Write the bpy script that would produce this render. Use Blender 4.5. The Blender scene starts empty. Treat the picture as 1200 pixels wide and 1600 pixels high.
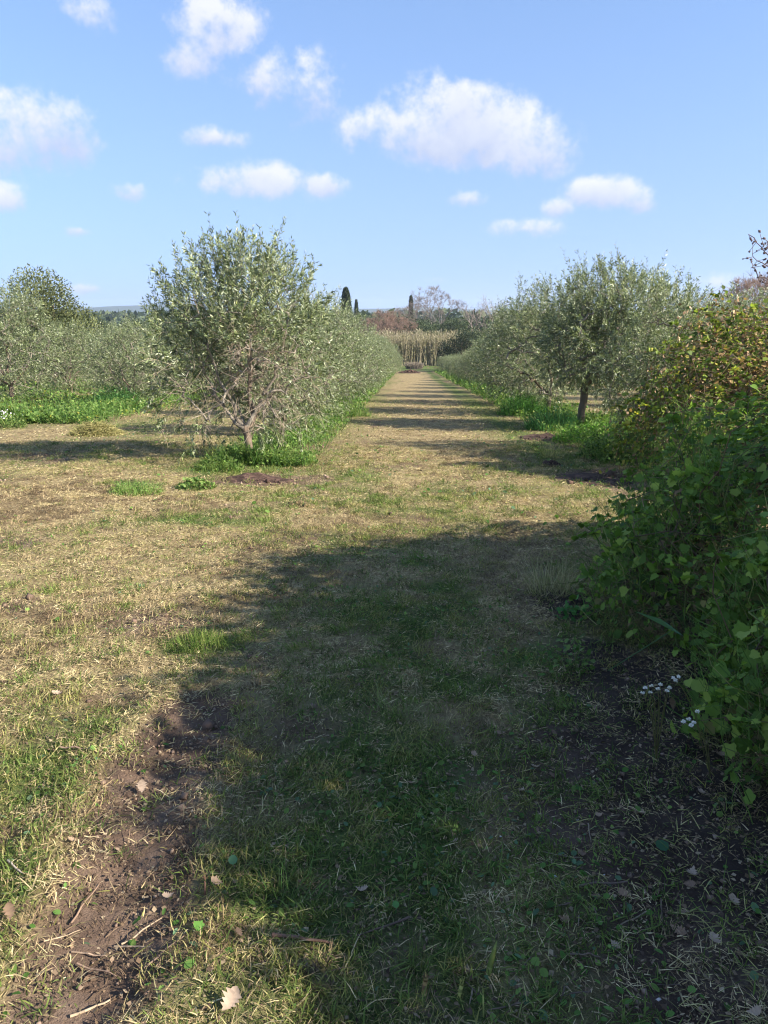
import bpy, math
import numpy as np
from mathutils import Vector, Matrix, Euler

# ------------------------------------------------------------------ scene, camera, sky, sun, exposure
S = bpy.context.scene
COL = S.collection
R = math.radians
PITCH = math.atan((800 - 488) / 1180.0)
YAW = math.atan(40 / 1180.0 * math.cos(PITCH))
F_PX = 1180.0
EYE = np.array([0.0, 0.0, 1.6])

cam_d = bpy.data.cameras.new('camera')
cam = bpy.data.objects.new('camera', cam_d)
COL.objects.link(cam)
cam.location = EYE
cam.rotation_euler = (math.pi / 2 - PITCH, 0, YAW)
cam_d.sensor_fit = 'VERTICAL'
cam_d.sensor_height = 32.0
cam_d.lens = 32.0 * F_PX / 1600.0
cam_d.clip_start = 0.05
cam_d.clip_end = 20000
S.camera = cam

SUN_EL = R(31.5)
SHADOW_DIR = np.array([-1.0, 0.40])          # where shadows fall on the ground
SHADOW_DIR /= np.linalg.norm(SHADOW_DIR)
SUN_VEC = Vector((-SHADOW_DIR[0] * math.cos(SUN_EL), -SHADOW_DIR[1] * math.cos(SUN_EL), math.sin(SUN_EL)))
SKY_STRENGTH = 0.11
EXPOSURE = 1.4

_f = np.array([-math.sin(YAW) * math.cos(PITCH), math.cos(YAW) * math.cos(PITCH), -math.sin(PITCH)])
_r = np.array([math.cos(YAW), math.sin(YAW), 0.0])
_u = np.cross(_r, _f)
def ray(px, py):
    d = _f * F_PX + _r * (px - 600) - _u * (py - 800)
    return d / np.linalg.norm(d)

def build_world():
    w = bpy.data.worlds.new('World'); S.world = w; w.use_nodes = True
    nt = w.node_tree; nt.nodes.clear()
    N = nt.nodes.new; L = nt.links.new
    def M(op, a, b=None, c=None, clamp=False):
        n = N('ShaderNodeMath'); n.operation = op; n.use_clamp = clamp
        for i, v in enumerate((a, b, c)):
            if v is None: continue
            if isinstance(v, (int, float)): n.inputs[i].default_value = v
            else: L(v, n.inputs[i])
        return n.outputs[0]
    out = N('ShaderNodeOutputWorld'); bg = N('ShaderNodeBackground'); bg.inputs[1].default_value = SKY_STRENGTH
    sky = N('ShaderNodeTexSky'); sky.sky_type = 'NISHITA'; sky.sun_disc = False
    sky.sun_elevation = SUN_EL
    sky.sun_rotation = math.atan2(SUN_VEC.x, SUN_VEC.y)
    sky.altitude = 60; sky.air_density = 1.0; sky.dust_density = 0.0; sky.ozone_density = 4.0
    tc = N('ShaderNodeTexCoord'); sep = N('ShaderNodeSeparateXYZ'); L(tc.outputs['Generated'], sep.inputs[0])
    x, y, z = sep.outputs
    # the clear air of the day: the sky stays blue right down to the horizon
    lift = N('ShaderNodeCombineXYZ'); L(x, lift.inputs[0]); L(y, lift.inputs[1]); L(M('ADD', M('MULTIPLY', M('MAXIMUM', z, 0.0), 0.8), 0.2), lift.inputs[2])
    nrm = N('ShaderNodeVectorMath'); nrm.operation = 'NORMALIZE'; L(lift.outputs[0], nrm.inputs[0]); L(nrm.outputs[0], sky.inputs[0])
    az = M('ARCTAN2', x, y)
    el = M('ARCSINE', z)
    # domain warp so that outlines billow
    nz = N('ShaderNodeTexNoise'); nz.inputs['Scale'].default_value = 13.0; nz.inputs['Detail'].default_value = 6.0
    nz.inputs['Roughness'].default_value = 0.55
    L(tc.outputs['Generated'], nz.inputs['Vector'])
    nz2 = N('ShaderNodeTexNoise'); nz2.inputs['Scale'].default_value = 34.0; nz2.inputs['Detail'].default_value = 5.0
    nz2.inputs['Roughness'].default_value = 0.6
    L(tc.outputs['Generated'], nz2.inputs['Vector'])
    clouds = []   # px centre, half width, half height above, below, density
    def C(px, py, a, bu, bd, k): 
        d = ray(px, py); clouds.append((math.atan2(d[0], d[1]), math.asin(d[2]), a / F_PX, bu / F_PX, bd / F_PX, k))
    C(325, 42, 72, 66, 62, .95); C(375, 50, 56, 42, 50, .8); C(300, 88, 50, 40, 30, .75)
    C(440, 118, 92, 48, 50, 1.0); C(485, 145, 60, 40, 55, .7)
    C(55, 205, 100, 55, 52, 1.0); C(95, 190, 52, 42, 60, .9); C(-30, 215, 90, 60, 50, .9)
    C(605, 208, 88, 48, 38, 1.0); C(690, 190, 100, 72, 62, 1.1); C(760, 205, 105, 62, 58, 1.1); C(840, 232, 62, 48, 44, 1.0); C(725, 150, 52, 36, 60, .9)
    C(395, 288, 105, 36, 30, .95); C(505, 290, 42, 20, 18, .8); C(340, 215, 46, 18, 18, .55)
    C(197, 298, 32, 20, 20, .8); C(120, 360, 28, 10, 10, .6); C(10, 312, 38, 26, 22, .7)
    C(948, 300, 66, 26, 24, 1.0); C(1000, 312, 34, 18, 20, .7); C(870, 325, 26, 16, 14, .6); C(728, 310, 40, 14, 12, .5)
    C(820, 357, 60, 16, 14, .45); C(1120, 440, 75, 16, 26, .6); C(145, 451, 36, 8, 10, .55); C(680, 437, 26, 7, 7, .4); C(110, 18, 70, 36, 34, .5)
    field = None; wsum = None; hsum = None
    for (ca, ce, a, bu, bd, k) in clouds:
        du = M('DIVIDE', M('SUBTRACT', az, ca), a / math.cos(ce))
        dv0 = M('SUBTRACT', el, ce)
        dv = M('MAXIMUM', M('DIVIDE', dv0, bu), M('DIVIDE', dv0, -bd))
        d = M('SQRT', M('ADD', M('MULTIPLY', du, du), M('MULTIPLY', dv, dv)))
        f = M('MULTIPLY', M('SUBTRACT', 1.0, d), k)
        fp = M('MAXIMUM', f, 0.0)
        h = M('MULTIPLY', fp, M('DIVIDE', dv0, bu))
        field = f if field is None else M('SMOOTH_MAX', field, f, 0.25)
        wsum = fp if wsum is None else M('ADD', wsum, fp)
        hsum = h if hsum is None else M('ADD', hsum, h)
    # the same kind of fair-weather clouds over the rest of the sky
    comb = N('ShaderNodeCombineXYZ'); L(M('MULTIPLY', az, 3.2), comb.inputs[0]); L(M('MULTIPLY', el, 6.5), comb.inputs[1])
    vo = N('ShaderNodeTexVoronoi'); vo.voronoi_dimensions = '2D'; vo.inputs['Scale'].default_value = 1.0
    L(comb.outputs[0], vo.inputs['Vector'])
    sepc = N('ShaderNodeSeparateColor'); L(vo.outputs['Color'], sepc.inputs[0])
    vf = M('SUBTRACT', M('MULTIPLY', sepc.outputs[0], 0.62), vo.outputs['Distance'])
    vf = M('MULTIPLY', vf, 1.6)
    outside = M('ADD', M('MULTIPLY', M('SUBTRACT', M('ABSOLUTE', M('ADD', az, 0.03)), 0.56), 12.0, clamp=True), M('MULTIPLY', M('SUBTRACT', el, 0.46), 12.0, clamp=True), clamp=True)
    vf = M('SUBTRACT', M('MULTIPLY', M('ADD', vf, 1.0), outside), 1.0)
    field = M('MAXIMUM', field, vf)
    nz3 = N('ShaderNodeTexNoise'); nz3.inputs['Scale'].default_value = 90.0; nz3.inputs['Detail'].default_value = 4.0; nz3.inputs['Roughness'].default_value = 0.6
    L(tc.outputs['Generated'], nz3.inputs['Vector'])
    wob = M('ADD', M('MULTIPLY', M('SUBTRACT', nz.outputs['Fac'], 0.5), 2.0), M('ADD', M('MULTIPLY', M('SUBTRACT', nz2.outputs['Fac'], 0.5), 1.35), M('MULTIPLY', M('SUBTRACT', nz3.outputs['Fac'], 0.5), 0.6)))
    dens = M('ADD', M('MINIMUM', M('MULTIPLY', M('SUBTRACT', field, 0.05), 1.2), 0.62), wob)
    ss = N('ShaderNodeMapRange'); ss.interpolation_type = 'SMOOTHSTEP'
    ss.inputs['From Min'].default_value = 0.0; ss.inputs['From Max'].default_value = 0.78
    L(dens, ss.inputs['Value'])
    gate = M('MULTIPLY', M('ADD', field, 0.16), 3.2, clamp=True)
    alpha = M('MULTIPLY', M('MULTIPLY', ss.outputs[0], gate), 0.93)
    # lower flanks of a cloud are greyer than its top
    hrel = M('DIVIDE', hsum, M('ADD', wsum, 0.05))
    hl = M('ADD', M('ADD', M('MULTIPLY', hrel, 0.95), 0.55), M('MULTIPLY', M('SUBTRACT', nz2.outputs['Fac'], 0.5), 0.9), clamp=True)
    cr = N('ShaderNodeMix'); cr.data_type = 'RGBA'
    k = 0.335 / SKY_STRENGTH
    cr.inputs[6].default_value = (0.70 * k, 0.79 * k, 1.05 * k, 1)
    cr.inputs[7].default_value = (1.12 * k, 1.14 * k, 1.22 * k, 1)
    L(hl, cr.inputs[0])
    hz = N('ShaderNodeMix'); hz.data_type = 'RGBA'; kk = 0.37 / SKY_STRENGTH
    hz.inputs[7].default_value = (0.56 * kk, 0.66 * kk, 0.99 * kk, 1)
    L(M('MULTIPLY', M('POWER', 2.718, M('MULTIPLY', M('MAXIMUM', el, 0.0), -4.6)), 0.62), hz.inputs[0]); L(sky.outputs[0], hz.inputs[6])
    mx = N('ShaderNodeMix'); mx.data_type = 'RGBA'
    L(alpha, mx.inputs[0]); L(hz.outputs[2], mx.inputs[6]); L(cr.outputs[2], mx.inputs[7])
    L(mx.outputs[2], bg.inputs[0]); L(bg.outputs[0], out.inputs[0])
build_world()
S.world.cycles.sampling_method = 'MANUAL'; S.world.cycles.sample_map_resolution = 256

sun_d = bpy.data.lights.new('sun', 'SUN'); sun_d.energy = 5.0; sun_d.angle = R(0.53); sun_d.color = (1.0, 0.92, 0.80)
sun = bpy.data.objects.new('sun', sun_d); COL.objects.link(sun)
sun.rotation_euler = SUN_VEC.to_track_quat('Z', 'Y').to_euler()

vs = S.view_settings
S.display_settings.display_device = 'sRGB'
vs.view_transform = 'Standard'; vs.look = 'None'; vs.exposure = EXPOSURE; vs.gamma = 1.0; vs.use_curve_mapping = False
S.render.engine = 'CYCLES'
S.cycles.max_bounces = 6; S.cycles.diffuse_bounces = 3; S.cycles.glossy_bounces = 2; S.cycles.transmission_bounces = 4
S.cycles.transparent_max_bounces = 4; S.cycles.volume_bounces = 0
S.cycles.use_denoising = True; S.cycles.filter_width = 1.15

# ------------------------------------------------------------------ helpers
rng = np.random.default_rng(7)

def _hash(ix, iy, iz, seed):
    h = (ix * 374761393 + iy * 668265263 + iz * 2147483647 + seed * 974711) & 0xFFFFFFFF
    h = ((h ^ (h >> 13)) * 1274126177) & 0xFFFFFFFF
    h = ((h ^ (h >> 16)) * 2246822519) & 0xFFFFFFFF
    return ((h ^ (h >> 15)) & 0xFFFFFF) / float(0xFFFFFF)

def vnoise(x, y, z=0.0, seed=0):
    x, y, z = np.broadcast_arrays(np.asarray(x, float), np.asarray(y, float), np.asarray(z, float))
    xi = np.floor(x).astype(np.int64); yi = np.floor(y).astype(np.int64); zi = np.floor(z).astype(np.int64)
    fx = x - xi; fy = y - yi; fz = z - zi
    fx = fx * fx * (3 - 2 * fx); fy = fy * fy * (3 - 2 * fy); fz = fz * fz * (3 - 2 * fz)
    def c(a, b, d): return _hash(xi + a, yi + b, zi + d, seed)
    x00 = c(0,0,0) * (1 - fx) + c(1,0,0) * fx; x10 = c(0,1,0) * (1 - fx) + c(1,1,0) * fx
    if np.all(fz == 0): return x00 * (1 - fy) + x10 * fy
    x01 = c(0,0,1) * (1 - fx) + c(1,0,1) * fx; x11 = c(0,1,1) * (1 - fx) + c(1,1,1) * fx
    return (x00 * (1 - fy) + x10 * fy) * (1 - fz) + (x01 * (1 - fy) + x11 * fy) * fz

def fbm(x, y, z=0.0, seed=0, oct=4, gain=0.5):
    a = 1.0; s = 0.0; t = 0.0; f = 1.0
    for i in range(oct):
        s = s + a * vnoise(np.asarray(x) * f, np.asarray(y) * f, np.asarray(z) * f, seed + i * 17); t += a; a *= gain; f *= 2.03
    return s / t

def norm(v):
    return v / np.maximum(np.linalg.norm(v, axis=-1, keepdims=True), 1e-9)

def rand_dir(n, g=None):
    g = g or rng
    return norm(g.normal(size=(n, 3)))

class MB:
    """collects pieces of geometry with one colour per face"""
    def __init__(self): self.V = []; self.LI = []; self.LS = []; self.C = []; self.nv = 0; self.nl = 0
    def add(self, V, polys_idx, poly_len, cols):
        # V (n,3); polys_idx flat loop indices; poly_len array of face sizes; cols (nf,3)
        self.V.append(np.asarray(V, np.float32)); self.LI.append(np.asarray(polys_idx, np.int64) + self.nv)
        pl = np.asarray(poly_len, np.int64)
        st = np.concatenate([[0], np.cumsum(pl)[:-1]]) + self.nl
        self.LS.append(st); self.C.append(np.asarray(cols, np.float32))
        self.nv += len(V); self.nl += int(pl.sum())
    def scatter(self, tv, tf, P, X, Y, Z, sc, cols):
        """copies of a template (tv verts, tf faces) at P with axes X, Y, Z, scaled by sc (n,) or (n,3)"""
        tv = np.asarray(tv, float); n = len(P)
        if n == 0: return
        sc = np.asarray(sc, float)
        if sc.ndim == 1: sc = np.repeat(sc[:, None], 3, 1)
        V = (P[:, None, :] + tv[None, :, 0, None] * (X * sc[:, 0:1])[:, None, :]
             + tv[None, :, 1, None] * (Y * sc[:, 1:2])[:, None, :] + tv[None, :, 2, None] * (Z * sc[:, 2:3])[:, None, :])
        k = len(tv); flat = np.concatenate([np.asarray(f) for f in tf]); lens = np.array([len(f) for f in tf])
        LI = (flat[None, :] + (np.arange(n) * k)[:, None]).ravel()
        self.add(V.reshape(-1, 3), LI, np.tile(lens, n), np.repeat(np.asarray(cols), len(tf), 0))
    def segs(self, P0, P1, R0, R1, sides, cols):
        n = len(P0)
        if n == 0: return
        D = norm(P1 - P0)
        ref = np.where(np.abs(D[:, 2:3]) > 0.9, np.array([[1.0, 0, 0]]), np.array([[0, 0, 1.0]]))
        A = norm(np.cross(D, ref)); B = np.cross(D, A)
        an = np.arange(sides) * 2 * math.pi / sides
        ring = np.cos(an)[None, :, None] * A[:, None, :] + np.sin(an)[None, :, None] * B[:, None, :]
        V0 = P0[:, None, :] + ring * np.asarray(R0)[:, None, None]; V1 = P1[:, None, :] + ring * np.asarray(R1)[:, None, None]
        V = np.concatenate([V0, V1], 1)
        f = []
        for i in range(sides):
            j = (i + 1) % sides; f += [i, j, sides + j, sides + i]
        LI = (np.array(f)[None, :] + (np.arange(n) * 2 * sides)[:, None]).ravel()
        self.add(V.reshape(-1, 3), LI, np.full(n * sides, 4), np.repeat(cols, sides, 0))
    def mesh(self, name, mat, smooth=False):
        me = bpy.data.meshes.new(name)
        V = np.concatenate(self.V); LI = np.concatenate(self.LI).astype(np.int32); LS = np.concatenate(self.LS).astype(np.int32); C = np.concatenate(self.C)
        me.vertices.add(len(V)); me.vertices.foreach_set('co', V.ravel())
        me.loops.add(len(LI)); me.loops.foreach_set('vertex_index', LI)
        me.polygons.add(len(LS)); me.polygons.foreach_set('loop_start', LS)
        if smooth: me.polygons.foreach_set('use_smooth', np.ones(len(LS), bool))
        at = me.attributes.new('tint', 'FLOAT_COLOR', 'FACE')
        at.data.foreach_set('color', np.concatenate([C, np.ones((len(C), 1), np.float32)], 1).ravel())
        me.update(calc_edges=True)
        me.materials.append(mat)
        return me

def obj(name, data, parent=None, loc=None, rot=None, scale=None):
    o = bpy.data.objects.new(name, data); COL.objects.link(o)
    if parent is not None: o.parent = parent
    if loc is not None: o.location = loc
    if rot is not None: o.rotation_euler = rot
    if scale is not None: o.scale = scale
    return o

def tag(o, label=None, cat=None, group=None, kind=None):
    if label: o['label'] = label
    if cat: o['category'] = cat
    if group: o['group'] = group
    if kind: o['kind'] = kind
    return o

def tint(n, cols, w=None, jit=0.12, g=None):
    """n colours drawn from a palette with weights and a little brightness jitter"""
    g = g or rng
    cols = np.asarray(cols, float); i = g.choice(len(cols), n, p=None if w is None else np.asarray(w) / np.sum(w))
    return np.clip(cols[i] * (1 + g.normal(size=(n, 1)) * jit), 0.005, 0.95)

# ------------------------------------------------------------------ materials
def leaf_mat(name, trans=0.25, rough=0.45, spec=0.35):
    m = bpy.data.materials.new(name); m.use_nodes = True
    nt = m.node_tree; nt.nodes.clear(); N = nt.nodes.new; L = nt.links.new
    out = N('ShaderNodeOutputMaterial'); at = N('ShaderNodeAttribute'); at.attribute_name = 'tint'
    p = N('ShaderNodeBsdfPrincipled'); p.inputs['Roughness'].default_value = rough; p.inputs['Specular IOR Level'].default_value = spec
    t = N('ShaderNodeBsdfTranslucent'); mx = N('ShaderNodeMixShader'); mx.inputs[0].default_value = trans
    g = N('ShaderNodeMix'); g.data_type = 'RGBA'; g.blend_type = 'MULTIPLY'; g.inputs[0].default_value = 1.0
    g.inputs[7].default_value = (1.5, 1.6, 0.8, 1)
    L(at.outputs['Color'], p.inputs['Base Color']); L(at.outputs['Color'], g.inputs[6]); L(g.outputs[2], t.inputs['Color'])
    L(p.outputs[0], mx.inputs[1]); L(t.outputs[0], mx.inputs[2]); L(mx.outputs[0], out.inputs[0])
    return m

def bark_mat(name, scale=30.0, amp=0.35):
    m = bpy.data.materials.new(name); m.use_nodes = True
    nt = m.node_tree; N = nt.nodes.new; L = nt.links.new; p = nt.nodes['Principled BSDF']
    at = N('ShaderNodeAttribute'); at.attribute_name = 'tint'
    nz = N('ShaderNodeTexNoise'); nz.inputs['Scale'].default_value = scale; nz.inputs['Detail'].default_value = 5
    tc = N('ShaderNodeTexCoord'); mp = N('ShaderNodeMapping'); mp.inputs['Scale'].default_value = (1, 1, 0.25)
    L(tc.outputs['Object'], mp.inputs[0]); L(mp.outputs[0], nz.inputs['Vector'])
    mr = N('ShaderNodeMapRange'); mr.inputs['To Min'].default_value = 1 - amp; mr.inputs['To Max'].default_value = 1 + amp
    L(nz.outputs['Fac'], mr.inputs[0])
    g = N('ShaderNodeVectorMath'); g.operation = 'SCALE'; L(at.outputs['Color'], g.inputs[0]); L(mr.outputs[0], g.inputs['Scale'])
    L(g.outputs[0], p.inputs['Base Color']); p.inputs['Roughness'].default_value = 0.9; p.inputs['Specular IOR Level'].default_value = 0.15
    b = N('ShaderNodeBump'); b.inputs['Strength'].default_value = 0.6; b.inputs['Distance'].default_value = 0.01
    L(nz.outputs['Fac'], b.inputs['Height']); L(b.outputs[0], p.inputs['Normal'])
    return m

M_OLIVE = leaf_mat('olive_leaf', 0.18, 0.42, 0.5)
M_LEAF = leaf_mat('green_leaf', 0.34, 0.6, 0.16)
M_GRASS = leaf_mat('grass_blade', 0.28, 0.65, 0.14)
M_DRY = leaf_mat('dry_straw', 0.12, 0.8, 0.08)
M_DEAD = leaf_mat('dead_leaf', 0.12, 0.75, 0.15)
M_FAR = leaf_mat('far_foliage', 0.15, 0.7, 0.15)
M_BARK = bark_mat('bark')
M_SOIL = bark_mat('turned_soil', 14.0, 0.45)
M_PETAL = leaf_mat('white_petal', 0.2, 0.6, 0.2)

# ------------------------------------------------------------------ terrain
def softmin(y, a, k): return a - k * np.logaddexp(0, (a - y) / k)
def base_z(x, y):
    x = np.asarray(x, float); y = np.asarray(y, float)
    return -0.058 * softmin(y, 104.0, 6.0) + 0.0 * x

def gp0(px, py):
    """where the sight line through a photo pixel meets the sloping field"""
    d = ray(px, py); t = (EYE[2]) / (-(d[2] + 0.058 * d[1]))
    return d[0] * t, d[1] * t

RUT = np.array([gp0(60, 1640), gp0(150, 1500), gp0(190, 1380), gp0(210, 1290), gp0(255, 1190), gp0(310, 1110)])
def dist_polyline(x, y, P):
    best = np.full(np.shape(x), 1e9)
    for (ax, ay), (bx, by) in zip(P[:-1], P[1:]):
        dx, dy = bx - ax, by - ay
        t = np.clip(((x - ax) * dx + (y - ay) * dy) / (dx * dx + dy * dy), 0, 1)
        best = np.minimum(best, np.hypot(x - ax - t * dx, y - ay - t * dy))
    return best

def bump(x, y, px, py, rx, ry):
    cx, cy = gp0(px, py)
    return np.exp(-(((x - cx) / rx) ** 2 + ((y - cy) / ry) ** 2))

def masks(x, y):
    """bare soil and living green cover, 0..1, over the field"""
    x = np.asarray(x, float); y = np.asarray(y, float)
    n1 = fbm(x * 1.1, y * 0.8, seed=3, oct=4); n2 = fbm(x * 3.1, y * 2.6, seed=9, oct=4); n3 = fbm(x * 0.33, y * 0.22, seed=21, oct=3)
    soil = np.zeros_like(x)
    dr = dist_polyline(x, y, RUT)
    soil = np.maximum(soil, np.exp(-(dr / (0.15 + 0.15 * n1)) ** 4) * (0.70 + 0.5 * n2))
    for px, py, rx, ry, k in ((230, 965, .55, .35, .62), (60, 945, .6, .3, .5), (190, 1085, .3, .2, .4), (960, 1180, .55, .55, .75), (880, 1290, .35, .3, .7), (800, 1220, .3, .3, .5),
                              (1100, 1330, .5, .6, .9), (1020, 1500, .4, .4, .5), (1150, 1550, .4, .4, .8), (400, 755, .7, .22, 1.0), (930, 745, .5, .55, 1.15), (845, 683, .45, .5, .9), (280, 745, .5, .2, .5),
                              (640, 870, .5, .2, .25), (470, 1130, .25, .25, .5), (560, 1380, .14, .1, .35), (900, 640, .3, .4, .5), (520, 690, .5, .7, .35), (800, 650, .5, .8, .55), (880, 940, .35, .5, .7), (1000, 1090, .45, .45, .75)):
        soil = np.maximum(soil, bump(x, y, px, py, rx, ry) * k * (0.55 + 0.9 * n2))
    soil = np.maximum(soil, np.clip((n1 - 0.60) * 3.2, 0, 0.55))
    green = np.clip((n1 * 0.55 + n2 * 0.45 - 0.42) * 3.4 + (n3 - 0.5) * 1.6, 0, 1) * 0.62
    for px, py, rx, ry, k in ((50, 1200, .28, .40, .75), (30, 1380, .16, .25, .7), (10, 1500, .12, .2, .45), (560, 1150, .6, .7, .7), (620, 960, .6, .5, .7), (430, 1350, .3, .3, .75),
                              (320, 815, .6, .24, 1.4), (380, 800, .45, .17, 1.0), (480, 790, .6, .3, .6), (660, 830, .7, .25, .5), (120, 1130, .3, .25, .6), (560, 770, .5, .3, .6), (310, 1010, .22, .18, 1.0), (620, 640, .0001, 1, 0), (760, 735, .9, .8, .7), (740, 690, .5, 1.5, .4), (560, 745, .5, .5, .55),
                              (430, 1540, .4, .2, .6), (660, 1560, .4, .2, .5), (200, 760, .45, .2, .8), (760, 655, .6, 3, .45), (800, 1000, .5, .5, .35)):
        green = np.maximum(green, bump(x, y, px, py, rx, ry) * k * (0.45 + 1.1 * n2))
    side = np.clip((x + 0.75 + 1.2 * (n1 - .5)) * 1.3, 0, 1) * np.clip((6.6 - y + 2.5 * (n3 - .5)) * .8, 0, 1)  # greener, barer cover in the oak's shade, raised partly to darken it
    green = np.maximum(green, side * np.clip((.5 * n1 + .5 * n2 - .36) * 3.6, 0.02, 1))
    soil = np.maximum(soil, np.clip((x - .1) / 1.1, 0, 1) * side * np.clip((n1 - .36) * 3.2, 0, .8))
    # edges of the tree rows are greener
    for xr, y0 in ((-2.5, 10.6), (4.2, 9.0), (-9.3, 19.0)):
        e = np.exp(-((x - xr) / 1.1) ** 2) * (y > y0 - 0.4)
        green = np.maximum(green, e * 0.9)
    e = (np.exp(-((x - 2.35) / 0.65) ** 2) * .75 + np.exp(-((x + 1.2) / 0.4) ** 2) * .35) * (y > 9.5) * (0.35 + n2)
    green = np.maximum(green, e)
    green = green * (1 - .75 * np.exp(-((x - .55) / 1.0) ** 2) * np.clip((y - 8) / 3, 0, 1))
    # under the trees far outside the lane
    green = np.maximum(green, np.clip((np.abs(x) - 13) / 6, 0, 1) * 0.5)
    green = np.maximum(green, np.clip((y - 92) / 8, 0, 1) * 0.95)
    soil = np.clip(soil, 0, 1)
    return soil, np.clip(green, 0, 1) * (1 - 0.8 * soil)

def gz(x, y):
    x = np.asarray(x, float); y = np.asarray(y, float)
    z = base_z(x, y)
    d = np.hypot(x, y)
    z = z + (fbm(x * 0.22, y * 0.22, seed=31, oct=3) - 0.5) * 0.16 * np.clip(d / 9, 0.15, 1) * np.clip(1 - d / 300, 0, 1)
    near = np.clip(1.2 - d / 30, 0, 1)
    z = z + (fbm(x * 2.2, y * 2.2, seed=41, oct=4) - 0.5) * 0.075 * near
    z = z + (fbm(x * 9.0, y * 9.0, seed=43, oct=3) - 0.5) * 0.035 * np.clip(1.2 - d / 12, 0, 1)
    dr = dist_polyline(x, y, RUT)
    z = z - 0.035 * np.exp(-(dr / 0.14) ** 2) + 0.02 * np.exp(-((dr - 0.27) / 0.09) ** 2)
    return z

def ground_axis(fine0, fine1, step, growth, lo, hi):
    a = list(np.arange(fine0, fine1 + 1e-6, step)); s = step
    while a[-1] < hi: s *= growth; a.append(a[-1] + s)
    s = step; b = []; v = fine0
    while v > lo: s *= growth; v -= s; b.append(v)
    return np.array(b[::-1] + a)

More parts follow.
